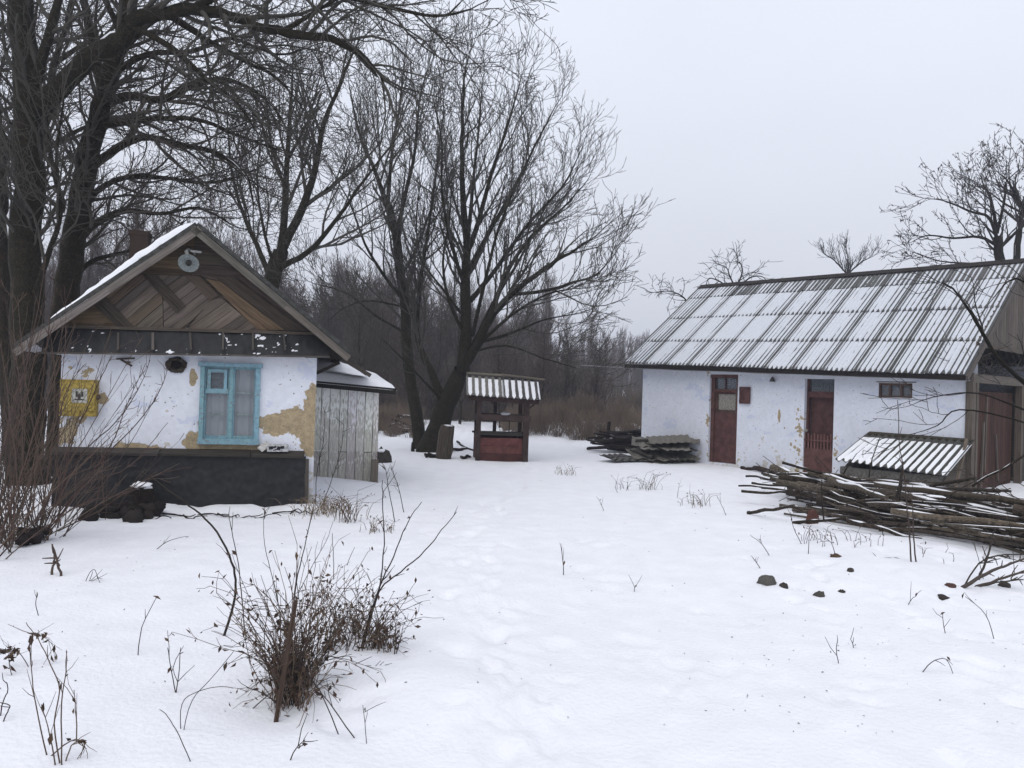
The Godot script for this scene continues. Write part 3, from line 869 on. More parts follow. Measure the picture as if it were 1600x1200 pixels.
func sheet_snow(A: Vector3, B: Vector3, C: Vector3, D: Vector3, waves: float, amp: float, lift: float, level: float, seed_: int, along := 12) -> MB:
	var mb := MB.new()
	var nn := (B - A).cross(D - A).normalized()
	var f := noise(1.0, seed_, 3)
	var rows := []
	var nu := int(waves * 8)
	for j in along + 1:
		var row := []
		for i in nu + 1:
			var fi := float(i) / nu; var fj := float(j) / along
			var p := A.lerp(B, fi).lerp(D.lerp(C, fi), fj)
			var e := minf(minf(fi, 1.0 - fi) * waves * 3.0, minf(fj, 1.0 - fj) * 14.0)
			var s := amp * cos(fi * waves * TAU)
			var h := level * amp * 1.6 - amp * 0.55 + s * 0.35 + amp * 0.2 * f.get_noise_2d(fi * waves * 1.1, fj * 4.0) + amp * 0.22 * f.get_noise_2d(fi * waves * 0.1, fj * 1.0 + 9.0)
			row.append(p + nn * (lift + h - (0.02 if e <= 0.0 else 0.0)))
		rows.append(row)
	mb.grid(rows)
	return mb

# ------------------------------------------------------------------ barn
func barn():
	var t := thing("barn", "long whitewashed barn with snowy corrugated roof and two dark red doors", "barn", BARN)
	var len_ := 7.41; var dep := 5.66
	var d1 := [1.96, 0.06, 2.70, 2.08]; var d2 := [4.28, 0.04, 4.91, 2.0]; var wn := [5.79, 1.655, 6.41, 1.935]
	var tex := lime_wall(7.41, 2.5, 135.0, 0.0, [[1.93, 1.1, 0.03, 0.8, 0.1], [4.2, 0.45, 0.1, 0.45, 0.16], [3.72, 1.2, 0.03, 0.14, 0.9], [3.85, 0.95, 0.03, 0.03, 0.9], [4.0, 0.62, 0.03, 0.06, 0.6], [0.35, 1.25, 0.06, 0.03, 0.3], [2.75, 0.3, 0.03, 0.15, 0.3], [4.95, 0.4, 0.03, 0.3, 0.1]], -0.08, 0.75, 17)
	var lm := mat("lime_barn", Color(0.97, 0.975, 0.985), 0.93, tex[0])
	bump(lm, tex[1], 0.8)
	var mb := MB.new()
	pierced(mb, 0.0, len_, -0.4, 2.3, [d1, d2, wn], 0.3, 7.41, 2.5)
	part(t, "front_wall", mb, lm, "white limewashed front wall with chips and stains")
	mb = MB.new(); mb.box(Vector3(0.15, 1.05, -dep / 2 - 0.155), Vector3(0.148, 1.3, dep / 2 - 0.16)); part(t, "end_wall", mb, lm)
	mb = MB.new(); mb.box(Vector3(len_ / 2, 1.05, -dep + 0.0), Vector3(len_ / 2, 1.45, 0.15)); part(t, "back_wall", mb, lm)
	mb = MB.new()
	mb.prism(PackedVector2Array([Vector2(-dep, 2.5), Vector2(0, 2.5), Vector2(-dep / 2, 4.45)]), -0.03, 0.03)
	var gb := part(t, "rear_gable", mb, M.concrete)
	gb.transform = Transform3D(Basis(Vector3.UP, -PI / 2), Vector3(0.1, 0, 0))
	gb.rotation = Vector3(0, -PI / 2, 0)
	gb.position = Vector3(0.1, 0, 0)
	# roof, sheet by sheet
	var EL := Vector3(-0.33, 2.33, 0.36); var ER := Vector3(7.42, 2.09, 0.36); var RR := Vector3(7.46, 4.47, -2.83); var RL := Vector3(-0.33, 4.56, -2.83)
	var PP := func(i: float, j: float): return EL.lerp(ER, i).lerp(RL.lerp(RR, i), j)
	var cols := 12
	var cuts := [0.0, 0.285, 0.575, 0.855, 1.0]
	for r in 4:
		for c in cols:
			var i0 := float(c) / cols; var i1 := float(c + 1) / cols
			var j0: float = cuts[r] - (0.02 if r > 0 else 0.0) + rf(-0.002, 0.002); var j1: float = cuts[r + 1]
			var lift := 0.012 * r + 0.004 * (c % 2) + rf(0, 0.006)
			var A: Vector3 = PP.call(i0 - 0.004, j0); var B: Vector3 = PP.call(i1 + 0.004, j0); var C: Vector3 = PP.call(i1 + 0.004, j1); var D: Vector3 = PP.call(i0 - 0.004, j1)
			var sh := corrugated(A, B, C, D, 7.0, 0.016, lift, 4)
			sh.col = Color(0.105, 0.105, 0.105) * 1.0
			sh.c.fill(tone(Color(0.15, 0.15, 0.15), 0.2))
			var o := part(t, "roof_sheet", sh, M.slate)
			var lv := rf(0.74, 0.86)
			if r == 3: lv = rf(-0.1, 0.5) if c > 1 else 0.6
			elif c == 0: lv = 0.6
			elif c < 5 and r > 0 and c < 6 - r: lv = rf(0.92, 1.1)
			elif c > 8: lv = rf(0.63, 0.75)
			if lv > -0.2:
				var m := 0.05 if lv > 0.8 else 0.03
				part(o, "sheet_snow", sheet_snow(PP.call(i0 + 0.0012, lerpf(j0, j1, 0.006)), PP.call(i1 - 0.003, lerpf(j0, j1, 0.006)), PP.call(i1 - 0.003, lerpf(j0, j1, 0.985)), PP.call(i0 + 0.0012, lerpf(j0, j1, 0.985)), 7.0, 0.016, lift, lv, c * 7 + r, 12), M.frost)
	mb = corrugated(Vector3(7.46, 2.1, -dep - 0.36), Vector3(-0.33, 2.3, -dep - 0.36), RL + Vector3(0, 0.01, 0), RR + Vector3(0, 0.01, 0), 66.0, 0.019, 0.0, 3)
	mb.c.fill(Color(0.1, 0.1, 0.1))
	part(t, "rear_roof", mb, M.slate)
	mb = MB.new(); mb.col = Color(0.045, 0.042, 0.04)
	mb.board(RL + Vector3(0, 0.04, 0.07), RR + Vector3(0, 0.04, 0.07), 0.17, 0.012, Vector3(0, 0.8, 0.6)); mb.board(RL + Vector3(0, 0.04, -0.07), RR + Vector3(0, 0.04, -0.07), 0.17, 0.012, Vector3(0, 0.8, -0.6))
	part(t, "ridge_cap", mb, M.wood)
	mb = MB.new(); mb.col = Color(0.02, 0.018, 0.017)  # near-black board fills the dark band below the eave
	mb.board(EL + Vector3(0.02, -0.065, -0.02), ER + Vector3(0, -0.055, -0.02), 0.085, 0.025, Vector3(0, 0, 1))
	part(t, "fascia", mb, M.wood)
	mb = MB.new(); mb.col = Color(0.05, 0.045, 0.04)
	mb.quad(Vector3(-0.3, 2.26, 0.32), Vector3(-0.3, 2.26, 0.0), Vector3(7.40, 2.05, 0.0), Vector3(7.40, 2.05, 0.32))
	part(t, "soffit", mb, M.wood)
	mb = MB.new(); mb.col = Color(0.42, 0.42, 0.43)
	var pp := PackedVector3Array([Vector3(-2.1, 2.30, 0.05)]); var pr := PackedFloat32Array([0.012])
	for i in 13:
		pp.append(Vector3(-0.1 + i * 0.625, 2.215 - i * 0.0175 + 0.008 * sin(i * 2.0), 0.055)); pr.append(0.016)
	mb.tube(pp, pr, 6, true)
	part(t, "gas_pipe", mb, M.tin, "thin pale pipe running under the eave")
	# door one: frame, transom with panes, half-glazed leaf
	var red := Color(0.125, 0.058, 0.053)
	var D1 := Node3D.new(); D1.name = "door"; t.add_child(D1, true); D1.set_meta("label", "red door with boarded upper panel and glazed transom")
	var bx := func(par, called, x0, y0, x1, y1, z, th, col, m, rot := 0.0):
		var m2 := MB.new(); m2.col = col
		m2.box(Vector3((x0 + x1) / 2, (y0 + y1) / 2, z), Vector3((x1 - x0) / 2, (y1 - y0) / 2, th / 2), Basis(Vector3.BACK, rot))
		return part(par, called, m2, m)
	bx.call(D1, "frame_side", 1.96, 0.06, 2.05, 2.0, -0.12, 0.1, tone(red * 0.9), M.worn_paint)
	bx.call(D1, "frame_side", 2.62, 0.06, 2.70, 2.0, -0.12, 0.1, tone(red), M.worn_paint)
	bx.call(D1, "frame_head", 1.96, 2.0, 2.70, 2.08, -0.10, 0.14, tone(red), M.worn_paint)
	bx.call(D1, "transom_bar", 2.05, 1.68, 2.62, 1.745, -0.115, 0.1, tone(Color(0.15, 0.07, 0.06)), M.worn_paint)
	bx.call(D1, "transom_bar", 2.29, 1.745, 2.325, 2.0, -0.13, 0.04, tone(red * 0.6), M.worn_paint)
	bx.call(D1, "pane", 2.05, 1.745, 2.29, 2.0, -0.14, 0.004, Color(1, 1, 1), M.glass)
	bx.call(D1, "pane", 2.325, 1.745, 2.62, 2.0, -0.14, 0.004, Color(1, 1, 1), M.glass)
	bx.call(D1, "dark_board", 2.05, 1.745, 2.62, 2.0, -0.17, 0.006, Color(0.045, 0.042, 0.04), M.paint)  # plain dark sheet close behind the transom panes
	var leaf = bx.call(D1, "leaf", 2.05, 0.07, 2.62, 1.20, -0.135, 0.045, red, M.worn_paint)
	bx.call(leaf, "stile", 2.05, 1.20, 2.115, 1.68, -0.135, 0.045, tone(Color(0.10, 0.05, 0.042)), M.worn_paint)
	bx.call(leaf, "stile", 2.575, 1.20, 2.62, 1.68, -0.135, 0.045, tone(Color(0.13, 0.12, 0.11)), M.worn_paint)
	bx.call(leaf, "rail", 2.115, 1.20, 2.575, 1.27, -0.13, 0.05, tone(Color(0.10, 0.06, 0.05)), M.worn_paint)
	bx.call(leaf, "rail", 2.115, 1.635, 2.575, 1.68, -0.135, 0.045, tone(red), M.worn_paint)
	bx.call(leaf, "board_panel", 2.115, 1.27, 2.575, 1.635, -0.15, 0.01, Color(0.40, 0.38, 0.33), M.paint)
	bx.call(leaf, "batten", 2.06, 0.52, 2.61, 0.545, -0.11, 0.01, red * 0.9, M.worn_paint)
	# door two with picket screen
	var D2 := Node3D.new(); D2.name = "door"; t.add_child(D2, true); D2.set_meta("label", "red door with picket screen across its lower half")
	bx.call(D2, "frame_side", 4.28, 0.04, 4.325, 2.0, -0.15, 0.1, tone(red * 0.8), M.worn_paint)
	bx.call(D2, "frame_side", 4.865, 0.04, 4.91, 2.0, -0.15, 0.1, tone(red * 0.9), M.worn_paint)
	bx.call(D2, "transom_bar", 4.325, 1.62, 4.865, 1.74, -0.13, 0.1, red, M.worn_paint)
	for q in [[4.325, 4.59], [4.60, 4.73], [4.74, 4.865]]:
		bx.call(D2, "pane", q[0], 1.74, q[1], 2.0, -0.16, 0.004, Color(1, 1, 1), M.glass)
	bx.call(D2, "dark_board", 4.325, 1.74, 4.865, 2.0, -0.19, 0.006, Color(0.07, 0.072, 0.074), M.paint)  # dark sheet behind these panes as well
	bx.call(D2, "leaf", 4.325, 0.04, 4.865, 1.62, -0.25, 0.04, red * 0.9, M.worn_paint)
	bx.call(D2, "screen_panel", 4.27, 0.04, 4.90, 0.56, -0.05, 0.025, red * 1.1, M.worn_paint)
	for k in 9:
		bx.call(D2, "picket", 4.28 + k * 0.069, 0.56, 4.31 + k * 0.069, 0.86 + rf(-0.015, 0.02), -0.05, 0.02, tone(red * 1.5), M.worn_paint, rf(-0.02, 0.02))
	bx.call(D2, "rail", 4.26, 0.715, 4.92, 0.745, -0.03, 0.02, red * 1.2, M.worn_paint)
	bx.call(D2, "padlock", 4.29, 0.90, 4.35, 0.95, -0.03, 0.04, Color(0.35, 0.33, 0.3), M.tin)
	# small window
	var Wn := Node3D.new(); Wn.name = "window"; t.add_child(Wn, true); Wn.set_meta("label", "small three-pane window under the eave")
	var wc := Color(0.13, 0.075, 0.062)
	bx.call(Wn, "frame", 5.79, 1.895, 6.41, 1.935, -0.04, 0.07, wc, M.worn_paint)
	bx.call(Wn, "frame", 5.79, 1.655, 6.41, 1.69, -0.04, 0.07, wc, M.worn_paint)
	for x in [5.79, 5.975, 6.19, 6.375]:
		bx.call(Wn, "frame_bar", x, 1.69, x + 0.035, 1.895, -0.045, 0.06, tone(wc), M.worn_paint)
	for q in [[5.825, 5.975], [6.01, 6.19], [6.225, 6.375]]:
		bx.call(Wn, "pane", q[0], 1.69, q[1], 1.895, -0.06, 0.004, Color(1, 1, 1), M.glass)
		mb = MB.new(); mb.col = tone(Color(0.33, 0.32, 0.31), 0.2)
		mb.prism(PackedVector2Array([Vector2(q[0], 1.69), Vector2(q[1], 1.69), Vector2(q[1], 1.85 + rf(-0.06, 0.03)), Vector2((q[0] + q[1]) / 2, 1.88), Vector2(q[0], 1.84 + rf(-0.05, 0.04))]), -0.09, -0.085)
		part(Wn, "rag", mb, M.paint)
	bx.call(Wn, "lintel", 5.74, 1.945, 6.48, 1.965, -0.002, 0.012, Color(0.2, 0.19, 0.18), M.wood)
	mb = MB.new()
	mb.blob(Vector3(6.1, 1.648, 0.01), Vector3(0.33, 0.012, 0.03), 5, 0.5, 16, 5)
	part(Wn, "sill_snow", mb, M.snow_cap)
	# red shutter panel, swung open beside the first door
	var sh := thing("red_panel", "small dark red wooden panel hung on barn wall beside the door", "panel", BARN * Transform3D(Basis(Vector3.UP, -0.1), Vector3(2.76, 1.43, 0.012)))
	for k in 2:
		bx.call(sh, "panel_board", 0.0 + k * 0.145, 0.0, 0.14 + k * 0.145, 0.375, 0.012, 0.02, tone(red * 0.95), M.worn_paint)
	bx.call(sh, "batten", 0.005, 0.31, 0.28, 0.345, 0.03, 0.014, tone(red), M.worn_paint)
	bx.call(sh, "batten", 0.005, 0.05, 0.28, 0.085, 0.03, 0.014, tone(red), M.worn_paint)
	# light fitting and its cable
	mb = MB.new(); mb.col = Color(0.12, 0.115, 0.12)
	lathe(mb, [[0.07, 0.0], [0.055, 0.02], [0.03, 0.075], [0.012, 0.1], [0.002, 0.1]], 12)
	var lf := single("wall_lamp", mb, M.tin, "small grey cone-shaped lamp fixed high between the barn doors", "lamp")
	lf.transform = BARN * Transform3D(Basis.IDENTITY, Vector3(3.58, 1.93, 0.075))
	# right-hand gable: posts, beam, boarded gable, rust-brown doors, dark loft
	var G := Transform3D(Basis(Vector3.UP, PI / 2), Vector3(7.41, 0, 0))   # local x runs back along the gable
	var gt := Node3D.new(); gt.name = "gable_end"; t.add_child(gt, true); gt.transform = G
	gt.set_meta("label", "gable end with open loft over rust-brown doors")
	var slope := (4.47 - 2.09) / (2.83 + 0.36)
	for k in 38:
		var x := 0.15 + k * 0.145
		var xm := minf(x, 5.66 - x)
		var top := 2.40 + xm * slope * 0.985
		if top < 2.72: continue
		mb = MB.new(); mb.col = tone(Color(0.15, 0.135, 0.12), 0.2)
		mb.box(Vector3(x, (2.68 + top) / 2, -0.05), Vector3(0.068, (top - 2.68) / 2, 0.012), Basis.IDENTITY, Vector2(rf(0, 3), rf(0, 3)))
		part(gt, "gable_board", mb, M.wood)
	mb = MB.new(); mb.col = Color(0.17, 0.155, 0.14)
	mb.board(Vector3(-0.02, 2.04, -0.02), Vector3(5.7, 2.04, -0.02), 0.15, 0.12, Vector3(0, 0, 1)); part(gt, "tie_beam", mb, M.wood)
	mb = MB.new(); mb.col = Color(0.13, 0.115, 0.10)
	mb.board(Vector3(0.35, 2.66, -0.03), Vector3(5.3, 2.66, -0.03), 0.07, 0.05, Vector3(0, 0, 1)); part(gt, "loft_rail", mb, M.wood)
	for q in [[0.04, 0.15, 0.16], [0.22, 0.10, 0.13], [2.85, 0.13, 0.1]]:
		mb = MB.new(); mb.col = tone(Color(0.16, 0.14, 0.12), 0.1)
		mb.box(Vector3(q[0], 0.85, -0.02), Vector3(q[1] / 2, 1.12, 0.06), Basis(Vector3.BACK, rf(-0.006, 0.006)), Vector2(rf(0, 2), 0)); part(gt, "post", mb, M.wood)
	mb = MB.new(); mb.col = Color(0.10, 0.095, 0.09)
	mb.box(Vector3(2.83, 2.12, -0.35), Vector3(2.8, 0.02, 0.3)); part(gt, "loft_floor", mb, M.wood)
	for k in 18:
		var x := 0.42 + k * 0.135
		mb = MB.new(); mb.col = tone(Color(0.085, 0.043, 0.033), 0.25)
		mb.box(Vector3(x, 0.87, -0.14), Vector3(0.064, 0.95, 0.013), Basis.IDENTITY, Vector2(rf(0, 3), rf(0, 3))); part(gt, "door_plank", mb, M.wood)
	mb = MB.new(); mb.col = Color(0.06, 0.055, 0.05)
	mb.box(Vector3(4.4, 0.85, -0.13), Vector3(1.25, 1.12, 0.1)); part(gt, "boarding", mb, M.wood)
	for q in [[1.12, 0.3, 1.18, 1.72], [0.95, 0.0, 1.05, 1.25], [1.9, 0.1, 1.75, 1.0]]:
		mb = MB.new(); mb.col = tone(Color(0.17, 0.15, 0.13))
		mb.board(Vector3(q[0], q[1], -0.10), Vector3(q[2], q[3], -0.11), 0.05, 0.03, Vector3(0, 0, 1)); part(gt, "lath", mb, M.wood)
	# rough brush stored in the loft
	mb = MB.new()
	for k in 110:
		var p := Vector3(rf(0.2, 2.9), 2.16 + rf(0, 0.3) * 1.0, rf(-0.5, -0.02))
		var d := Vector3(rf(-1, 1), rf(-0.25, 0.35), rf(-0.3, 0.3)).normalized()
		mb.col = tone(Color(0.05, 0.042, 0.036), 0.4)
		mb.tube(PackedVector3Array([p, p + d * rf(0.15, 0.4), p + d * rf(0.5, 0.8) + rv() * 0.1]), PackedFloat32Array([0.008, 0.006, 0.003]), 4)
	part(gt, "loft_brush", mb, M.twig).set_meta("kind", "stuff")
	# bargeboard on the gable edge
	mb = MB.new(); mb.col = Color(0.15, 0.14, 0.13)
	mb.board(ER + Vector3(0.03, -0.06, 0.0), RR + Vector3(0.0, -0.06, 0), 0.11, 0.03, Vector3(1, 0, 0)); part(t, "bargeboard", mb, M.wood)
	mb = MB.new(); mb.col = Color(0.15, 0.14, 0.13)
	mb.board(Vector3(7.45, 2.05, -dep - 0.36), RR + Vector3(0.0, -0.06, 0), 0.11, 0.03, Vector3(1, 0, 0)); part(t, "bargeboard", mb, M.wood)

	# cellar hatch
	var ct := thing("cellar_hatch", "low cellar cover with snow-streaked corrugated roof against barn wall", "cellar cover", BARN * Transform3D(Basis.IDENTITY, Vector3(5.5, 0, 0)))
	mb = MB.new()
	mb.prism(PackedVector2Array([Vector2(0.02, -0.3), Vector2(1.05, -0.3), Vector2(1.05, 0.36), Vector2(0.02, 0.88)]), -0.12, 0.0)
	var cw := part(ct, "side_wall", mb, M.concrete); cw.transform = Transform3D(Basis(Vector3(0, 0, 1), Vector3.UP, Vector3(-1, 0, 0)), Vector3(0.16, 0, 0))
	mb = MB.new(); mb.box(Vector3(0.95, 0.02, 1.0), Vector3(0.88, 0.32, 0.06)); part(ct, "front_wall", mb, M.concrete)
	mb = MB.new(); mb.col = Color(0.14, 0.122, 0.106)
	mb.prism(PackedVector2Array([Vector2(0.02, -0.3), Vector2(1.05, -0.3), Vector2(1.05, 0.26), Vector2(0.02, 0.82)]), 0.0, 0.05)
	var cw2 := part(ct, "plank_end", mb, M.wood); cw2.transform = Transform3D(Basis(Vector3(0, 0, 1), Vector3.UP, Vector3(-1, 0, 0)), Vector3(1.86, 0, 0))
	for c in 3:
		var x0 := c * 0.63; var x1 := x0 + 0.65
		var sk := 0.17
		var A := Vector3(x0 + 0.02, 0.46 - c * 0.045, 1.16); var B := Vector3(x1 + 0.02, 0.44 - c * 0.045, 1.16); var C := Vector3(x1 + sk - 0.07, 0.955 - c * 0.012, 0.04); var D := Vector3(x0 + sk - 0.04, 0.95 - c * 0.01, 0.04)
		var sm := corrugated(A, B, C, D, 5.0, 0.022, 0.01 * c, 3); sm.c.fill(tone(Color(0.10, 0.10, 0.09), 0.15))
		var so := part(ct, "roof_sheet", sm, M.slate)
		part(so, "sheet_snow", sheet_snow(A.lerp(D, 0.01), B.lerp(C, 0.01), C.lerp(B, 0.12), D.lerp(A, 0.12), 5.0, 0.022, 0.01 * c, [0.72, 0.5, 0.42][c], 90 + c, 14), M.snow_cap)
	mb = MB.new(); mb.col = Color(0.075, 0.07, 0.05)
	mb.board(Vector3(0.14, 0.955, 0.05), Vector3(1.95, 0.93, 0.05), 0.12, 0.03, Vector3(0, 1, 0.3)); part(ct, "top_board", mb, M.wood)
	mb = MB.new(); mb.col = Color(0.2, 0.17, 0.14)
	mb.board(Vector3(1.98, 0.1, 0.9), Vector3(1.92, 0.95, 0.2), 0.06, 0.04, Vector3(1, 0, 0)); part(ct, "prop", mb, M.wood)

# ------------------------------------------------------------------ well
func well():
	var ctr := Vector3(-0.25, gy(-0.25, -17.6), -17.6)
	var t := thing("well", "roofed well with dark red box and corrugated snow-striped roof", "well", Transform3D(Basis(Vector3.UP, 0.12), ctr))
	var red := Color(0.14, 0.05, 0.044); var dk := Color(0.055, 0.036, 0.03)
	var bx := func(called, a: Vector3, b: Vector3, w, th, face, col, m):
		var mb := MB.new(); mb.col = tone(col, 0.1); mb.board(a, b, w, th, face, Vector2(rf(0, 2), rf(0, 2))); return part(t, called, mb, m)
	for x in [-0.53, 0.53]:
		bx.call("post", Vector3(x, -0.15, 0.5), Vector3(x + 0.005, 1.46, 0.5), 0.10 if x < 0 else 0.13, 0.09, Vector3(0, 0, 1), dk, M.worn_paint)
		bx.call("post", Vector3(x * 0.97, -0.15, -0.45), Vector3(x * 0.97 + 0.01, 1.46, -0.45), 0.09, 0.09, Vector3(0, 0, 1), dk, M.worn_paint)
		bx.call("side_panel", Vector3(x, 0.32, -0.42), Vector3(x, 0.32, 0.46), 0.62, 0.03, Vector3(1, 0, 0), red * 0.8, M.worn_paint)
	bx.call("post", Vector3(-0.08, 0.5, -0.45), Vector3(-0.07, 1.42, -0.45), 0.08, 0.07, Vector3(0, 0, 1), dk, M.worn_paint)
	for k in 3:
		bx.call("front_board", Vector3(-0.475, 0.085 + k * 0.175, 0.475), Vector3(0.465, 0.085 + k * 0.175, 0.475), 0.17, 0.025, Vector3(0, 0, 1), red if k else red * 0.55, M.worn_paint)
	bx.call("back_panel", Vector3(-0.475, 0.3, -0.47), Vector3(0.465, 0.3, -0.47), 0.55, 0.025, Vector3(0, 0, 1), red * 0.7, M.worn_paint)
	bx.call("rim_board", Vector3(-0.6, 0.60, 0.44), Vector3(0.6, 0.595, 0.44), 0.16, 0.04, Vector3(0, 1, 0), Color(0.05, 0.047, 0.045), M.wood)
	bx.call("rim_board", Vector3(-0.6, 0.60, -0.42), Vector3(0.6, 0.595, -0.42), 0.16, 0.04, Vector3(0, 1, 0), Color(0.05, 0.047, 0.045), M.wood)
	bx.call("lid_board", Vector3(-0.5, 0.62, 0.12), Vector3(0.5, 0.60, 0.12), 0.42, 0.03, Vector3(0, 1, 0.03), Color(0.06, 0.055, 0.05), M.wood)
	bx.call("lid_board", Vector3(-0.5, 0.615, -0.22), Vector3(0.1, 0.605, -0.2), 0.24, 0.03, Vector3(0, 1, 0), Color(0.06, 0.055, 0.05), M.wood)
	bx.call("cross_board", Vector3(-0.55, 0.98, 0.53), Vector3(0.64, 0.96, 0.53), 0.13, 0.035, Vector3(0, 0, 1), Color(0.07, 0.045, 0.038), M.worn_paint)
	bx.call("lintel", Vector3(-0.72, 1.43, 0.56), Vector3(0.80, 1.37, 0.56), 0.16, 0.05, Vector3(0, 0, 1), Color(0.07, 0.04, 0.034), M.worn_paint)
	bx.call("lintel", Vector3(-0.72, 1.43, -0.5), Vector3(0.80, 1.37, -0.5), 0.12, 0.05, Vector3(0, 0, 1), Color(0.07, 0.04, 0.034), M.worn_paint)
	bx.call("brace", Vector3(-0.3, 1.38, 0.5), Vector3(-0.1, 1.2, 0.2), 0.03, 0.03, Vector3(0, 0, 1), dk, M.wood)
	bx.call("brace", Vector3(0.78, 1.36, 0.5), Vector3(0.6, 1.2, 0.5), 0.03, 0.03, Vector3(0, 0, 1), dk, M.wood)
	var mb := MB.new(); mb.col = Color(0.10, 0.085, 0.07)
	mb.tube(PackedVector3Array([Vector3(-0.56, 0.97, 0.0), Vector3(0.56, 0.95, 0.0)]), PackedFloat32Array([0.09, 0.09]), 12, true)
	var dr := part(t, "windlass", mb, M.wood)
	mb = MB.new(); mb.blob(Vector3(0.12, 1.045, 0.02), Vector3(0.12, 0.045, 0.06), 3, 0.3); part(dr, "snow", mb, M.snow_cap)
	mb = MB.new(); mb.col = Color(0.04, 0.04, 0.04)
	mb.tube(PackedVector3Array([Vector3(0.2, 0.95, 0.08), Vector3(0.21, 0.8, 0.09), Vector3(0.2, 0.6, 0.08)]), PackedFloat32Array([0.012, 0.012, 0.012]), 5); part(dr, "chain", mb, M.tin)
	# roof: front slope of old corrugated sheet, back slope the same
	var RL := Vector3(-0.80, 1.90, 0.02); var RR := Vector3(0.86, 1.83, 0.02); var EL := Vector3(-0.82, 1.47, 0.72); var ER := Vector3(0.82, 1.39, 0.72)
	for k in 2:
		var i0 := 0.0 if k == 0 else 0.5; var i1 := 0.5 if k == 0 else 1.0
		var A := EL.lerp(ER, i0); var B := EL.lerp(ER, i1); var C := RL.lerp(RR, i1); var D := RL.lerp(RR, i0)
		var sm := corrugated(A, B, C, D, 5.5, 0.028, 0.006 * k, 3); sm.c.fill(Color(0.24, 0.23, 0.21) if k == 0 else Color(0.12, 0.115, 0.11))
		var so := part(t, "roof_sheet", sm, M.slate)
		part(so, "sheet_snow", sheet_snow(A.lerp(D, 0.02), B.lerp(C, 0.02), C.lerp(B, 0.04), D.lerp(A, 0.04), 5.5, 0.028, 0.006 * k, 0.36 if k == 0 else 0.42, 130 + k, 12), M.snow_cap)
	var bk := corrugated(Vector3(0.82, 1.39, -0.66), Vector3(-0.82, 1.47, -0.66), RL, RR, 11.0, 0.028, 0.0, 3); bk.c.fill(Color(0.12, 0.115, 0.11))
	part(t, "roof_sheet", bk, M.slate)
	bx.call("ridge_board", Vector3(-0.80, 1.95, 0.03), Vector3(0.1, 1.925, 0.03), 0.09, 0.02, Vector3(0, 1, 0.5), Color(0.2, 0.19, 0.165), M.wood)
	bx.call("ridge_board", Vector3(0.02, 1.94, 0.03), Vector3(1.0, 1.855, 0.03), 0.08, 0.02, Vector3(0, 1, 0.5), Color(0.17, 0.16, 0.14), M.wood)
	for x in [-0.78, 0.80]:
		mb = MB.new(); mb.col = dk
		mb.prism(PackedVector2Array([Vector2(-0.66, 1.40), Vector2(0.66, 1.40), Vector2(0, 1.82)]), -0.012, 0.012)
		var gb := part(t, "gable_board", mb, M.wood); gb.transform = Transform3D(Basis(Vector3.UP, PI / 2), Vector3(x * 0.98, 0.0 if x < 0 else -0.03, 0))

# ------------------------------------------------------------------ growing things
func smooth(pts: Array, per := 5) -> PackedVector3Array:
	var o := PackedVector3Array()
	var m := pts.size()
	for i in m - 1:
		var a: Vector3 = pts[maxi(i - 1, 0)]; var b: Vector3 = pts[i]; var c: Vector3 = pts[i + 1]; var d: Vector3 = pts[mini(i + 2, m - 1)]
		for k in per: o.append(b.cubic_interpolate(c, a, d, float(k) / per))
	o.append(pts[m - 1])
	return o

func radii(m: int, r0: float, r1: float) -> PackedFloat32Array:
	var o := PackedFloat32Array()
	for i in m: o.append(lerpf(r0, r1, float(i) / maxf(m - 1, 1)))
	return o

# P: len ratios, density per metre, angle, wander, lift, min radius, per level
func grow(mb: MB, p: Vector3, d: Vector3, ln: float, r: float, lvl: int, P: Dictionary):
	var top: int = P.levels
	var ns: int = 7 if lvl <= 1 else 5 if lvl == 2 else 4
	if lvl >= top: ns = 3
	var pts := PackedVector3Array([p]); var rr := PackedFloat32Array([r])
	var tip := maxf(P.tip, r * 0.3)
	var step := ln / ns
	var wd: float = P.wander; var lift: Vector3 = P.lift
	var cd := d
	for i in ns:
		cd = (cd + rv() * wd + lift * (1.3 / (0.6 + 0.4 * lvl))).normalized()
		pts.append(pts[i] + cd * step)
		rr.append(lerpf(r, tip, float(i + 1) / ns))
	mb.tube(pts, rr, 6 if r > 0.03 else 4 if r > 0.012 else 3)
	if lvl < top:
		sprout(mb, pts, rr, ln, lvl + 1, P, 0.15)

func sprout(mb: MB, pts: PackedVector3Array, rr: PackedFloat32Array, ln: float, lvl: int, P: Dictionary, t0: float):
	var dens: float = P.dens[lvl - 1]
	var nc := int(ln * (1.0 - t0) * dens + rg.randf())
	var m := pts.size() - 1
	for k in nc:
		var t := t0 + (1.0 - t0) * (k + rg.randf()) / nc
		var f := t * m; var i := mini(int(f), m - 1)
		var q := pts[i].lerp(pts[i + 1], f - i)
		var tg := (pts[i + 1] - pts[i]).normalized()
		var pe: Vector3 = (rv() + P.lift * 1.5).cross(tg).cross(tg) * -1.0
		pe = (pe + rv() * 0.5)
		pe = (pe - tg * pe.dot(tg)).normalized()
		var an: float = P.ang * rf(0.65, 1.3)
		var rad := lerpf(rr[i], rr[i + 1], f - i)
		var L: float = P.lens[lvl - 1] * rf(0.55, 1.2) * (1.15 - 0.55 * t)
		grow(mb, q, tg * cos(an) + pe * sin(an), L, clampf(rad * 0.55, P.tip * 1.2, P.rmax[lvl - 1]), lvl, P)

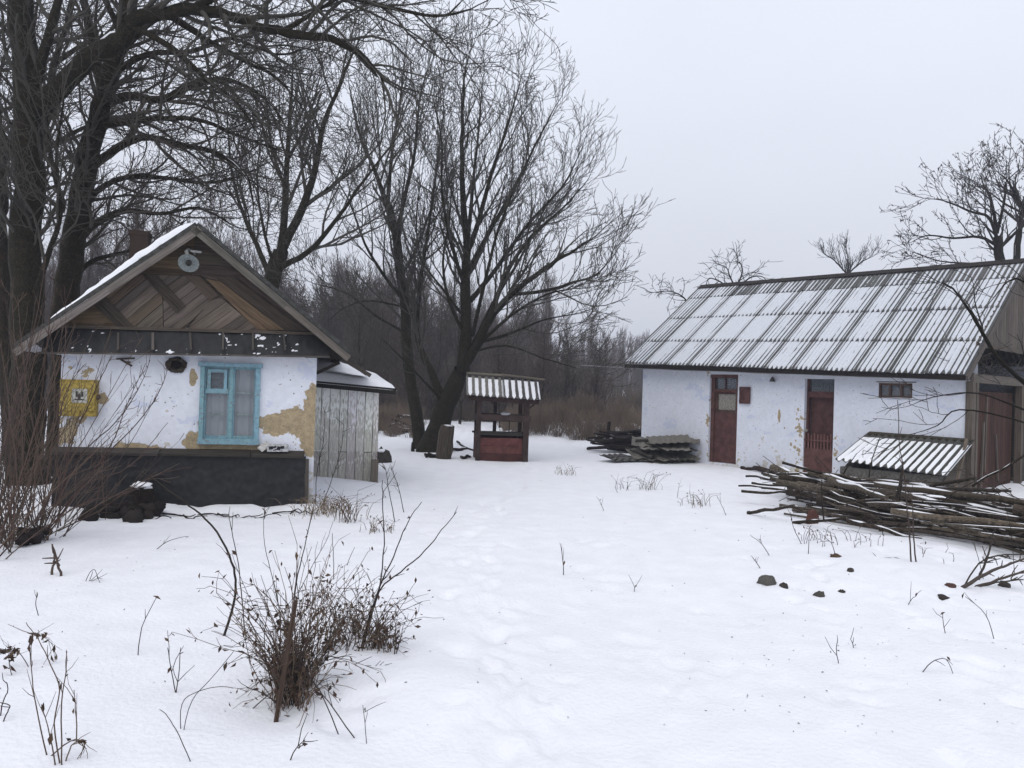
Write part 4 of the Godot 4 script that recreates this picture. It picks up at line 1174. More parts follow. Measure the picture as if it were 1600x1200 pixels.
# a tree from surveyed limbs: each limb [points[[u, v, depth]...], r0, r1, sprout start]
func surveyed_tree(called: String, label: String, group: String, limbs: Array, P: Dictionary, col: Color, seed_: int, snowy := 0.0) -> Node3D:
	rg.seed = seed_
	var base := at(limbs[0][0][0][0], limbs[0][0][0][1], limbs[0][0][0][2])
	base.y = gy(base.x, base.z)
	var t := thing(called, label, "tree", Transform3D(Basis.IDENTITY, base), group)
	var crown := MB.new(); crown.col = col
	var first := true
	for lb in limbs:
		var w := []
		for q in lb[0]: w.append(at(q[0], q[1], q[2]) - base)
		if first: w[0].y = -0.15
		var pts := smooth(w, 4)
		for i in range(1, pts.size()): pts[i] += rv() * lb[1] * 0.12
		var rr := radii(pts.size(), lb[1], lb[2])
		var thick: bool = lb[1] > 0.06
		if first:
			rr[0] *= 1.5; rr[1] *= 1.18
		var mb := MB.new(); mb.col = col
		mb.tube(pts, rr, 12 if lb[1] > 0.12 else 8 if thick else 5)
		var o := part(t, "trunk" if first else "limb", mb, M.bark)
		if snowy > 0.0 and thick:
			var sn := MB.new()
			var run := PackedVector3Array(); var rad := PackedFloat32Array()
			for i in pts.size():
				var tg := (pts[mini(i + 1, pts.size() - 1)] - pts[maxi(i - 1, 0)]).normalized()
				var up := (Vector3(-0.75, 0.8, 0.3) - tg * tg.dot(Vector3(-0.75, 0.8, 0.3))).normalized()
				var cut := rg.randf() > snowy
				run.append(pts[i] + up * rr[i] * 0.93); rad.append(rr[i] * rf(0.14, 0.3))
				if cut or i == pts.size() - 1:
					if run.size() > 1:
						rad[0] = 0.002; rad[run.size() - 1] = 0.002
						sn.tube(run, rad, 5)
					run = PackedVector3Array(); rad = PackedFloat32Array()
			if sn.v.size(): part(o, "snow", sn, M.snow_cap)
		var ln := 0.0
		for i in pts.size() - 1: ln += pts[i].distance_to(pts[i + 1])
		sprout(crown, pts, rr, ln, 1, P, lb[3])
		if not first: grow(crown, pts[pts.size() - 1], (pts[pts.size() - 1] - pts[pts.size() - 2]).normalized(), P.lens[0] * 0.5, lb[2], 1, P)
		first = false
	part(t, "crown", crown, M.twig)
	return t

func trees():
	var dark := Color(0.066, 0.059, 0.052)
	var grey := Color(0.078, 0.071, 0.064)
	var E := {"levels": 4, "dens": [3.0, 4.6, 5.2, 3.6], "lens": [2.0, 1.0, 0.48, 0.2], "ang": 0.58, "wander": 0.2, "lift": Vector3(0, 0.085, 0), "tip": 0.0046, "rmax": [0.042, 0.02, 0.01, 0.006]}
	# walnut beside the well
	surveyed_tree("old_tree", "leaning dark old tree with forked trunk right beside the well", "bare trees", [
		[[[672, 705, 18.9], [690, 650, 18.9], [706, 610, 18.9], [724, 578, 18.9]], 0.29, 0.2, 1.0],
		[[[724, 580, 18.9], [728, 520, 18.8], [726, 450, 18.8], [729, 395, 18.8], [724, 300, 18.9], [722, 200, 19.0], [726, 110, 19.0]], 0.17, 0.02, 0.28],
		[[[722, 575, 18.9], [745, 540, 18.7], [765, 500, 18.4], [798, 460, 18.2], [850, 420, 18.0], [890, 395, 17.8], [925, 372, 17.6]], 0.13, 0.015, 0.3],
		[[[692, 628, 18.9], [676, 585, 18.9], [662, 558, 19.0], [652, 520, 19.1], [655, 450, 19.2], [668, 370, 19.3], [680, 280, 19.4], [692, 180, 19.4]], 0.11, 0.015, 0.3],
		[[[729, 400, 18.8], [748, 345, 18.6], [768, 270, 18.5], [795, 190, 18.4], [812, 130, 18.4]], 0.075, 0.012, 0.2],
		[[[729, 430, 18.8], [760, 370, 18.9], [800, 300, 19.1], [835, 230, 19.2], [868, 165, 19.2]], 0.07, 0.012, 0.2],
		[[[735, 470, 18.8], [775, 420, 19.2], [825, 350, 19.6], [880, 290, 19.8], [905, 240, 19.9]], 0.07, 0.012, 0.2],
		[[[765, 500, 18.4], [790, 430, 18.7], [830, 370, 19.0], [880, 325, 19.2], [915, 285, 19.3]], 0.065, 0.012, 0.2],
		[[[798, 460, 18.2], [850, 455, 17.9], [900, 440, 17.7], [930, 430, 17.5], [955, 405, 17.4]], 0.05, 0.01, 0.2],
		[[[750, 535, 18.6], [800, 520, 18.3], [850, 500, 18.0], [905, 490, 17.8]], 0.045, 0.01, 0.15],
		[[[726, 450, 18.8], [705, 380, 18.3], [690, 300, 18.0], [690, 220, 17.9], [675, 150, 17.9]], 0.06, 0.01, 0.2],
		[[[740, 550, 18.8], [790, 540, 17.8], [850, 560, 17.2], [900, 575, 17.0]], 0.035, 0.008, 0.15],
		[[[729, 395, 18.8], [738, 300, 19.1], [748, 200, 19.2], [755, 120, 19.3]], 0.06, 0.01, 0.2],
		[[[735, 548, 18.9], [772, 470, 19.3], [812, 405, 19.6], [842, 345, 19.8], [862, 300, 19.9]], 0.06, 0.01, 0.15],
		[[[727, 525, 18.8], [702, 470, 18.4], [692, 410, 18.2], [702, 340, 18.1], [706, 275, 18.0]], 0.05, 0.01, 0.15],
		[[[745, 540, 18.7], [800, 492, 18.0], [855, 460, 17.6], [905, 450, 17.3]], 0.05, 0.01, 0.12],
		[[[694, 630, 18.9], [665, 598, 18.4], [628, 560, 18.0], [596, 528, 17.8]], 0.04, 0.009, 0.15],
		[[[738, 525, 18.8], [758, 440, 18.3], [775, 370, 18.1], [802, 300, 17.9], [832, 245, 17.8]], 0.055, 0.01, 0.15],
		[[[728, 500, 18.8], [690, 450, 19.2], [660, 410, 19.4], [640, 360, 19.5]], 0.04, 0.009, 0.15]], E, dark, 101, 0.12)
	var D := E.duplicate()
	D["lens"] = [2.2, 1.0, 0.48, 0.2]
	surveyed_tree("slim_tree", "slim grey tree with upright forks left of the leaning old tree", "bare trees", [
		[[[657, 690, 19.6], [650, 640, 19.6], [640, 590, 19.7], [634, 520, 19.8], [631, 470, 19.8], [617, 361, 19.9], [603, 315, 20.0]], 0.17, 0.10, 0.5],
		[[[603, 315, 20.0], [585, 265, 20.0], [560, 205, 20.1], [545, 130, 20.2]], 0.07, 0.012, 0.1],
		[[[605, 318, 20.0], [612, 240, 20.2], [625, 160, 20.3], [632, 95, 20.3]], 0.06, 0.012, 0.1],
		[[[619, 370, 19.9], [632, 310, 19.8], [648, 240, 19.7], [655, 160, 19.6], [668, 110, 19.6]], 0.065, 0.012, 0.15],
		[[[631, 470, 19.8], [600, 430, 19.6], [570, 380, 19.4], [548, 320, 19.3], [520, 270, 19.2]], 0.055, 0.01, 0.2],
		[[[628, 430, 19.8], [650, 390, 20.3], [672, 330, 20.6], [690, 270, 20.8]], 0.05, 0.01, 0.2],
		[[[634, 500, 19.8], [660, 440, 20.5], [650, 350, 20.9], [660, 270, 21.0]], 0.045, 0.01, 0.2],
		[[[634, 520, 19.8], [590, 495, 19.5], [545, 460, 19.2], [500, 445, 19.0]], 0.045, 0.01, 0.2],
		[[[632, 480, 19.8], [580, 470, 18.8], [540, 480, 18.4], [515, 500, 18.2]], 0.03, 0.008, 0.2]], D, grey, 102, 0.05)
	# behind the house
	surveyed_tree("forked_tree", "grey forked tree rising behind the roof of the small house", "bare trees", [
		[[[400, 640, 17.5], [412, 520, 17.5], [425, 440, 17.5], [440, 390, 17.5]], 0.22, 0.17, 1.0],
		[[[438, 395, 17.5], [446, 320, 17.5], [449, 240, 17.6], [455, 160, 17.7], [458, 95, 17.8]], 0.10, 0.014, 0.2],
		[[[440, 392, 17.5], [470, 330, 17.4], [492, 265, 17.3], [508, 190, 17.2], [540, 110, 17.1], [562, 60, 17.0]], 0.11, 0.014, 0.2],
		[[[432, 420, 17.5], [480, 395, 17.2], [520, 350, 17.0], [570, 280, 16.8], [625, 210, 16.6]], 0.08, 0.012, 0.2],
		[[[472, 325, 17.4], [520, 290, 17.6], [565, 255, 17.8], [600, 215, 17.9]], 0.055, 0.01, 0.2],
		[[[425, 440, 17.5], [400, 380, 17.8], [375, 320, 18.0], [360, 250, 18.1], [355, 170, 18.2]], 0.07, 0.012, 0.2],
		[[[430, 425, 17.5], [410, 350, 17.0], [402, 280, 16.9], [410, 200, 16.9]], 0.045, 0.01, 0.2],
		[[[449, 250, 17.6], [480, 190, 17.9], [500, 120, 18.0]], 0.045, 0.01, 0.2],
		[[[447, 300, 17.5], [425, 230, 17.3], [415, 150, 17.2], [405, 90, 17.2]], 0.045, 0.01, 0.2]], D, grey, 103, 0.08)
	# the two huge trees at the left edge
	var A := {"levels": 4, "dens": [4.4, 5.6, 6.2, 4.0], "lens": [1.9, 0.85, 0.4, 0.17], "ang": 0.7, "wander": 0.27, "lift": Vector3(0, 0.02, 0), "tip": 0.0034, "rmax": [0.036, 0.017, 0.008, 0.005]}
	surveyed_tree("great_tree", "massive dark trunk at the left edge with long bough overhead", "bare trees", [
		[[[42, 780, 11.2], [42, 650, 11.2], [45, 500, 11.2], [42, 380, 11.2], [48, 250, 11.2], [40, 120, 11.2], [30, -40, 11.3], [20, -200, 11.4]], 0.25, 0.15, 0.35],
		[[[62, 170, 11.2], [105, 125, 11.0], [150, 82, 10.8], [190, 62, 10.6], [205, 35, 10.5], [250, 22, 10.4], [310, 14, 10.2], [380, 32, 10.0], [450, 52, 9.8], [520, 62, 9.7], [570, 92, 9.6], [598, 130, 9.5]], 0.15, 0.022, 0.25],
		[[[300, 14, 10.2], [350, -10, 10.0], [420, -20, 9.8], [520, -10, 9.6], [600, 10, 9.5], [680, 25, 9.4], [735, 15, 9.3]], 0.06, 0.01, 0.2],
		[[[260, 22, 10.4], [320, 60, 10.6], [380, 95, 10.8], [430, 120, 10.9], [470, 165, 11.0]], 0.055, 0.01, 0.15],
		[[[205, 40, 10.5], [270, 75, 10.3], [330, 130, 10.2], [370, 160, 10.1], [400, 205, 10.0]], 0.05, 0.01, 0.15],
		[[[440, 50, 9.8], [490, 20, 9.7], [540, -10, 9.6]], 0.04, 0.01, 0.1],
		[[[46, 300, 11.2], [15, 230, 11.4], [-20, 170, 11.6]], 0.08, 0.02, 0.1],
		[[[45, 480, 11.2], [75, 400, 10.9], [95, 330, 10.8], [88, 250, 10.7], [100, 150, 10.6]], 0.05, 0.012, 0.2],
		[[[44, 160, 11.2], [70, 80, 11.1], [90, 0, 11.0], [120, -80, 11.0]], 0.09, 0.03, 0.2]], A, Color(0.062, 0.056, 0.048), 104, 0.35)
	surveyed_tree("great_tree", "dark leaning trunk behind the house corner with many arching boughs", "bare trees", [
		[[[96, 760, 12.2], [100, 600, 12.2], [104, 470, 12.2], [118, 360, 12.2], [136, 255, 12.2], [158, 170, 12.2], [180, 90, 12.2], [200, 10, 12.2], [215, -90, 12.2]], 0.215, 0.10, 0.3],
		[[[138, 250, 12.2], [160, 180, 12.6], [150, 90, 12.9], [130, 0, 13.0], [120, -60, 13.0]], 0.12, 0.05, 0.2],
		[[[160, 165, 12.2], [200, 150, 12.0], [250, 155, 11.8], [310, 130, 11.6], [360, 125, 11.5], [410, 150, 11.4], [440, 185, 11.3]], 0.085, 0.014, 0.15],
		[[[132, 270, 12.2], [170, 240, 12.0], [220, 215, 11.8], [280, 225, 11.6], [340, 240, 11.5], [385, 275, 11.4], [395, 320, 11.3]], 0.075, 0.012, 0.15],
		[[[150, 200, 12.2], [200, 190, 11.8], [260, 185, 11.5], [320, 190, 11.4], [380, 215, 11.3], [440, 235, 11.2]], 0.06, 0.012, 0.15],
		[[[112, 390, 12.2], [150, 350, 12.0], [200, 330, 11.9], [250, 335, 11.8], [310, 325, 11.7], [360, 350, 11.6]], 0.06, 0.012, 0.15],
		[[[116, 365, 12.2], [150, 300, 12.5], [210, 275, 12.7], [270, 280, 12.9], [340, 285, 13.0], [400, 265, 13.0]], 0.06, 0.012, 0.15],
		[[[172, 120, 12.2], [230, 85, 12.4], [300, 80, 12.6], [360, 60, 12.7], [430, 85, 12.8], [480, 75, 12.8]], 0.06, 0.012, 0.15],
		[[[106, 450, 12.2], [140, 410, 12.4], [190, 395, 12.6], [240, 380, 12.8], [290, 345, 12.9]], 0.05, 0.01, 0.15],
		[[[118, 360, 12.2], [90, 290, 12.5], [75, 210, 12.7], [70, 120, 12.8]], 0.06, 0.014, 0.15],
		[[[180, 95, 12.2], [230, 40, 12.3], [300, 0, 12.4], [380, -30, 12.5]], 0.07, 0.02, 0.15],
		[[[190, 50, 12.2], [160, -10, 12.0], [150, -70, 12.0]], 0.06, 0.02, 0.15]], A, Color(0.064, 0.057, 0.049), 105, 0.4)
	surveyed_tree("great_tree", "dark trunk close behind the first two at the far left", "bare trees", [
		[[[20, 740, 14.0], [14, 600, 14.0], [5, 450, 14.0], [0, 300, 14.0], [-10, 150, 14.0], [-15, 0, 14.0]], 0.16, 0.09, 0.4],
		[[[2, 380, 14.0], [40, 300, 14.1], [70, 200, 14.2], [85, 100, 14.3], [110, 20, 14.3], [120, -40, 14.3]], 0.10, 0.02, 0.2],
		[[[0, 260, 14.0], [30, 180, 14.4], [45, 90, 14.6], [60, 0, 14.7]], 0.08, 0.02, 0.2],
		[[[85, 100, 14.3], [150, 60, 14.5], [220, 50, 14.8], [290, 60, 15.0]], 0.05, 0.012, 0.15],
		[[[60, 240, 14.2], [130, 200, 14.5], [200, 180, 14.8], [280, 170, 15.0]], 0.05, 0.012, 0.15]], A, Color(0.060, 0.054, 0.047), 106, 0.2)
	# right-hand trees behind the barn; the last dry leaves still hang on them
	var F := {"levels": 4, "dens": [3.4, 4.6, 4.6, 3.0], "lens": [1.3, 0.75, 0.4, 0.2], "ang": 0.62, "wander": 0.2, "lift": Vector3(-0.02, 0.05, 0), "tip": 0.006, "rmax": [0.04, 0.02, 0.011, 0.008]}
	var ft := surveyed_tree("leafy_tree", "tree with a few withered leaves above the barn ridge at right edge", "trees behind the barn", [
		[[[1562, 640, 24.0], [1562, 520, 24.0], [1564, 430, 24.0], [1558, 370, 24.0]], 0.2, 0.12, 0.8],
		[[[1558, 375, 24.0], [1545, 340, 23.8], [1515, 330, 23.5], [1480, 315, 23.2], [1450, 310, 23.0]], 0.06, 0.01, 0.15],
		[[[1560, 385, 24.0], [1530, 370, 23.8], [1490, 372, 23.6], [1450, 368, 23.4], [1425, 378, 23.2]], 0.055, 0.01, 0.15],
		[[[1558, 365, 24.0], [1548, 310, 24.2], [1538, 292, 24.4], [1533, 278, 24.4]], 0.06, 0.01, 0.15],
		[[[1558, 365, 24.0], [1570, 310, 23.8], [1572, 285, 23.6], [1592, 265, 23.5]], 0.05, 0.01, 0.15],
		[[[1564, 420, 24.0], [1520, 412, 23.6], [1470, 408, 23.2], [1430, 395, 23.0]], 0.04, 0.01, 0.15],
		[[[1560, 390, 24.0], [1600, 350, 24.0], [1640, 310, 24.0]], 0.06, 0.015, 0.15]], F, Color(0.045, 0.042, 0.04), 107)
	dead_leaves(ft, 700, 0.05)
	var f2 := surveyed_tree("leafy_tree", "snow-lined second stem with withered leaves in the top right corner", "trees behind the barn", [
		[[[1585, 640, 22.0], [1586, 500, 22.0], [1588, 400, 22.0], [1594, 350, 22.0], [1596, 325, 22.0], [1585, 300, 22.0]], 0.12, 0.05, 0.5],
		[[[1592, 330, 22.0], [1570, 318, 21.9], [1545, 300, 21.8], [1520, 285, 21.7]], 0.035, 0.008, 0.15],
		[[[1596, 325, 22.0], [1612, 290, 22.0], [1608, 265, 22.0]], 0.04, 0.01, 0.1],
		[[[1585, 300, 22.0], [1572, 280, 22.1], [1560, 270, 22.2]], 0.035, 0.008, 0.1]], F, Color(0.05, 0.047, 0.045), 108, 0.5)
	dead_leaves(f2, 320, 0.045)
	surveyed_tree("bare_tree", "fan of fine bare twigs showing above the middle of barn ridge", "trees behind the barn", [
		[[[1322, 660, 33.0], [1322, 520, 33.0], [1322, 450, 33.0], [1325, 425, 33.0]], 0.12, 0.06, 0.8],
		[[[1325, 430, 33.0], [1305, 408, 33.0], [1290, 398, 33.0]], 0.04, 0.01, 0.05],
		[[[1325, 428, 33.0], [1325, 405, 33.0], [1322, 394, 33.0]], 0.04, 0.01, 0.05],
		[[[1325, 428, 33.0], [1345, 410, 33.0], [1365, 400, 33.0]], 0.04, 0.01, 0.05]], {"levels": 3, "dens": [7.0, 7.0, 5.0], "lens": [1.0, 0.5, 0.3], "ang": 0.5, "wander": 0.12, "lift": Vector3(0, 0.1, 0), "tip": 0.006, "rmax": [0.02, 0.012, 0.008]}, Color(0.06, 0.058, 0.056), 109)
	var Hh := {"levels": 3, "dens": [6.5, 5.0, 4.0], "lens": [0.8, 0.45, 0.3], "ang": 0.8, "wander": 0.2, "lift": Vector3(0, -0.02, 0), "tip": 0.006, "rmax": [0.022, 0.012, 0.008]}
	surveyed_tree("fruit_tree", "tangle of arching fruit tree twigs behind the left end of barn ridge", "trees behind the barn", [
		[[[1150, 690, 25.0], [1150, 560, 25.0], [1148, 480, 25.0], [1150, 450, 25.0]], 0.12, 0.06, 0.9],
		[[[1150, 452, 25.0], [1140, 430, 25.0], [1135, 418, 25.0], [1120, 412, 25.0]], 0.03, 0.009, 0.05],
		[[[1150, 450, 25.0], [1160, 425, 25.0], [1155, 410, 25.0], [1140, 410, 25.0]], 0.03, 0.009, 0.05],
		[[[1150, 455, 25.0], [1170, 435, 25.0], [1190, 432, 25.0], [1200, 442, 25.0]], 0.03, 0.009, 0.05],
		[[[1150, 458, 25.0], [1125, 440, 24.8], [1108, 435, 24.7], [1103, 448, 24.6]], 0.03, 0.009, 0.05],
		[[[1140, 500, 25.0], [1085, 480, 24.6], [1065, 462, 24.4], [1045, 455, 24.3], [1025, 457, 24.2]], 0.035, 0.009, 0.3]], Hh, Color(0.045, 0.04, 0.037), 110)
	# conifer top behind the barn
	var cp := at(1562, 640, 27.0); cp.y = gy(cp.x, cp.z)
	var cf := thing("spruce_tree", "dark spruce top poking over the barn ridge at the right", "tree", Transform3D(Basis.IDENTITY, cp), "trees behind the barn")
	var mb := MB.new(); mb.col = Color(0.04, 0.035, 0.03)
	mb.tube(PackedVector3Array([Vector3(0, -0.2, 0), Vector3(0, 4, 0), Vector3(0.05, 6.7, 0)]), PackedFloat32Array([0.14, 0.09, 0.01]), 7)
	part(cf, "trunk", mb, M.bark)
	mb = MB.new()
	rg.seed = 77
	for k in 150:
		var y := rf(1.0, 6.6); var L := (6.9 - y) * 0.3 + 0.12; var an := rf(0, TAU)
		var dd := Vector3(cos(an), -0.12, sin(an))
		for j in 16:
			var f := rf(0.1, 1.0)
			var q := Vector3(0, y, 0) + dd * L * f
			var e := (dd + rv() * 0.8).normalized() * rf(0.12, 0.26)
			mb.col = tone(Color(0.022, 0.032, 0.022), 0.25)
			mb.tri(q, q + e + Vector3(0.02, -0.04, 0.02), q + e * 0.6 + Vector3(-0.02, 0.015, 0.03))
			mb.tri(q, q + e * 0.7 + rv() * 0.05, q + e + Vector3(0, -0.05, 0))
	part(cf, "crown", mb, M.leaf)
	# branch reaching in from a tree beyond the right edge
	var N := {"levels": 3, "dens": [2.6, 3.5, 3.5], "lens": [0.9, 0.4, 0.18], "ang": 0.7, "wander": 0.16, "lift": Vector3(-0.02, 0.03, 0), "tip": 0.0032, "rmax": [0.014, 0.007, 0.004]}
	surveyed_tree("overhanging_tree", "thin dark tree at the right edge with branches crossing barn roof", "bare trees", [
		[[[1720, 850, 9.5], [1700, 740, 9.5], [1660, 660, 9.5], [1620, 615, 9.5], [1560, 560, 9.5], [1530, 510, 9.5], [1508, 475, 9.5], [1488, 450, 9.5], [1472, 442, 9.5]], 0.045, 0.006, 0.35],
		[[[1700, 740, 9.5], [1680, 560, 9.6], [1640, 480, 9.6], [1600, 440, 9.6], [1575, 440, 9.6], [1545, 475, 9.6]], 0.025, 0.005, 0.3],
		[[[1660, 660, 9.5], [1600, 640, 9.3], [1530, 615, 9.2], [1470, 618, 9.1], [1430, 630, 9.0]], 0.016, 0.004, 0.3],
		[[[1680, 700, 9.5], [1600, 660, 9.2], [1500, 640, 9.0], [1465, 665, 8.9], [1425, 678, 8.9]], 0.014, 0.004, 0.4]], N, Color(0.036, 0.032, 0.030), 111)

func dead_leaves(t: Node3D, count: int, size: float):
	var cr: MeshInstance3D = t.get_node("crown")
	var v: PackedVector3Array = cr.mesh.surface_get_arrays(0)[Mesh.ARRAY_VERTEX]
	var mb := MB.new()
	for k in count:
		var p := v[rg.randi() % v.size()]
		for j in 2:
			var a := rv().normalized() * size * rf(0.5, 1.2); var b := rv().normalized() * size * 0.6
			mb.col = tone(Color(0.05, 0.035, 0.026), 0.3)
			mb.tri(p, p + a + b, p + a - b + Vector3(0, -0.02, 0))
	part(t, "leaves", mb, M.leaf)

# background trees: a few kinds, copied
func simple_tree(h: float, spread: float, upright: float, col: Color, seed_: int, dens := 1.0) -> Array:
	rg.seed = seed_
	var tr := MB.new(); tr.col = col
	var cr := MB.new(); cr.col = col
	var pts := []
	var p := Vector3(0, -0.3, 0)
	for i in 7:
		pts.append(p)
		p += Vector3(rf(-0.12, 0.12), h / 6.4, rf(-0.12, 0.12)) * Vector3(h * 0.2, 1, h * 0.2)
	var sp := smooth(pts, 2)
	var rr := radii(sp.size(), h * 0.013, 0.012)
	tr.tube(sp, rr, 6)
	var P := {"levels": 3, "dens": [6.0 * dens, 4.0, 4.0], "lens": [spread, spread * 0.45, spread * 0.24], "ang": upright, "wander": 0.15, "lift": Vector3(0, 0.12, 0), "tip": 0.009, "rmax": [0.035, 0.018, 0.012]}
	sprout(cr, sp, rr, h, 1, P, 0.16)
	return [tr.mesh(), cr.mesh()]

func woods():
	var kinds := []
	var cs := [Color(0.105, 0.086, 0.075), Color(0.115, 0.096, 0.085), Color(0.092, 0.077, 0.067), Color(0.118, 0.095, 0.083), Color(0.108, 0.085, 0.071)]
	kinds.append(simple_tree(10.5, 2.6, 0.6, cs[0], 201))
	kinds.append(simple_tree(12.0, 2.1, 0.45, cs[1], 202))
	kinds.append(simple_tree(8.5, 2.9, 0.75, cs[2], 203, 1.2))
	kinds.append(simple_tree(11.0, 1.6, 0.4, cs[3], 204, 1.2))
	kinds.append(simple_tree(7.0, 2.4, 0.7, cs[4], 205, 1.4))
	kinds.append(simple_tree(6.2, 2.0, 0.75, Color(0.062, 0.054, 0.047), 206, 1.8))
	kinds.append(simple_tree(5.2, 1.8, 0.85, Color(0.072, 0.058, 0.049), 207, 2.0))
	rg.seed = 300
	var spots := []
	for k in 215:
		var u := rf(-120, 1120)
		var d := rf(36, 64)
		if u > 880: d = rf(66, 105)
		elif u > 700: d = rf(42, 80)
		spots.append([u, d, -1])
	for u in [455, 480, 505, 560, 590, 690, 830, 870, 905, 940, 955, 975, 990, 1010, 1030]:
		spots.append([u + rf(-6, 6), rf(48, 62) if u < 900 else rf(78, 95), -1])
	# lower trees of the thicket nearer the yard
	for u in [-60, -20, 20, 70, 130, 190, 250, 330, 400, 450, 490, 530, 560, 600, 640, 690, 730, 770, 800, 845, 890, 940]:
		spots.append([u + rf(-14, 14), rf(29, 38), 5 + rg.randi() % 2])
	var looks := ["spreading bare tree", "tall slender bare tree", "broad low bare tree", "narrow upright bare tree", "short bushy bare tree", "dark dense thicket tree", "low tangled thicket tree"]
	for q in spots:
		var k: int = q[2]
		if k < 0:
			k = rg.randi() % 5
			if q[0] > 880: k = [1, 3, 3, 0][rg.randi() % 4]
		var x: float = (q[0] - 800.0) / FOC * q[1]
		var z: float = -q[1]
		var s := rf(0.75, 1.1)
		if k < 5 and q[0] < 860 and q[0] > 420: s *= clampf(q[1] / 62.0, 0.62, 1.0)
		if q[0] > 880: s *= 0.72
		elif q[0] > 740: s *= 0.85
		var zone := "behind the great trees" if q[0] < 140 else "behind the small house" if q[0] < 480 else "behind the lean-to shed" if q[0] < 620 else "behind the leaning old tree" if q[0] < 740 else "behind the well" if q[0] < 860 else "between well and barn" if q[0] < 985 else "behind the barn's left end"
		var t := thing("woodland_tree", "%s %s, %s" % [looks[k], zone, "at the front of the wood" if q[1] < 45.0 else "deep in the wood" if q[1] < 66.0 else "far off in the wood"], "tree", Transform3D(Basis(Vector3.UP, rf(0, TAU)).scaled(Vector3(s, s, s)), Vector3(x, gy(x, z), z)), "trees of the wood")
		part(t, "trunk", kinds[k][0], M.bark)
		part(t, "crown", kinds[k][1], M.twig)
	# far treeline closing the field, one mass
	for k in 2:
		var mm := MultiMesh.new()
		mm.transform_format = MultiMesh.TRANSFORM_3D
		mm.mesh = kinds[[1, 2][k]][1]
		mm.instance_count = 260
		for i in 260:
			var u := rf(-500, 1500); var d := rf(95, 150)
			if u < 850: d = rf(62, 120)
			elif u < 1100: d = rf(120, 170)
			var x := (u - 800.0) / FOC * d
			var s := rf(0.7, 1.05)
			mm.set_instance_transform(i, Transform3D(Basis(Vector3.UP, rf(0, TAU)).scaled(Vector3(s, s, s)), Vector3(x, gy(x, -d) - 0.2, -d)))
		var o := MultiMeshInstance3D.new()
		o.name = numbered("far_wood"); o.multimesh = mm; o.material_override = M.twig
		add_child(o)
		meta(o, "far bare wood behind everything, grey-brown mass along the horizon" if k == 0 else "lower far scrub wood filling gaps along the horizon", "wood", "", "stuff")
	# shrubs: brown scrub along the field edge
	var sk := []
	for k in 4:
		rg.seed = 400 + k
		var mb := MB.new()
		for j in 44:
			mb.col = tone(Color(0.165, 0.128, 0.10) if k < 2 else Color(0.115, 0.094, 0.08), 0.2)
			var a := rf(0, TAU); var b := Vector3(cos(a), 0, sin(a)) * rf(0, 0.35)
			grow(mb, b, (Vector3(cos(a), 0, sin(a)) * rf(0.1, 0.6) + Vector3.UP).normalized(), rf(0.8, 1.7), 0.011, 2, {"levels": 3, "dens": [3.0, 4.5, 5.0], "lens": [0.8, 0.5, 0.4], "ang": 0.5, "wander": 0.14, "lift": Vector3(0, 0.05, 0), "tip": 0.005, "rmax": [0.012, 0.009, 0.007]})
		sk.append(mb.mesh())
	rg.seed = 420
	for k in 4:
		var mm := MultiMesh.new()
		mm.transform_format = MultiMesh.TRANSFORM_3D
		mm.mesh = sk[k]
		var where := []
		for i in 300:
			var u := rf(-150, 1080); var d := rf(37, 58)
			if i % 2 == 0 and k < 2:
				u = rf(790, 1005) if i % 8 else rf(555, 650)
				where.append([u, rf(24.0, 36), rf(0.25, 0.7)])
			else: where.append([u, d, rf(0.7, 1.3)])
		if k >= 2:
			for i in 200: where.append([rf(380, 920), rf(38, 56), rf(1.4, 2.4)])
		mm.instance_count = where.size()
		for i in where.size():
			var q = where[i]
			var x: float = (q[0] - 800.0) / FOC * q[1]
			mm.set_instance_transform(i, Transform3D(Basis(Vector3.UP, rf(0, TAU)).scaled(Vector3(q[2], q[2] * rf(0.7, 1.1), q[2])), Vector3(x, gy(x, -q[1]) - 0.05, -q[1])))
		var o := MultiMeshInstance3D.new()
		o.name = numbered("undergrowth"); o.multimesh = mm; o.material_override = M.twig
		add_child(o)
		meta(o, ["rust-brown scrub along the edge of the field", "tangled reddish scrub between well and barn", "grey-brown thicket under the trees of the wood", "darker thicket low behind the shed and well"][k], "scrub", "", "stuff")

# ------------------------------------------------------------------ snow cover
func axis(lo: float, hi: float, step: float, far_lo: float, far_hi: float, g: float) -> PackedFloat32Array:
	var a := PackedFloat32Array()
	var s := step; var x := lo
	var left := []
	while x > far_lo:
		s *= g; x -= s; left.append(x)
	left.reverse()
	for q in left: a.append(q)
	x = lo
	while x < hi:
		a.append(x); x += step
	s = step
	while x < far_hi:
		a.append(x); s *= g; x += s
	a.append(x)
	return a

func print_at(x: float, z: float, ang: float, l: float, w: float, dep: float):
	var key := Vector2i(floori(x * 2.0), floori(z * 2.0))
	for i in range(-1, 2):
		for j in range(-1, 2):
			var k := key + Vector2i(i, j)
			if not dents.has(k): dents[k] = []
			dents[k].append([x, z, cos(ang), sin(ang), l, w, dep])

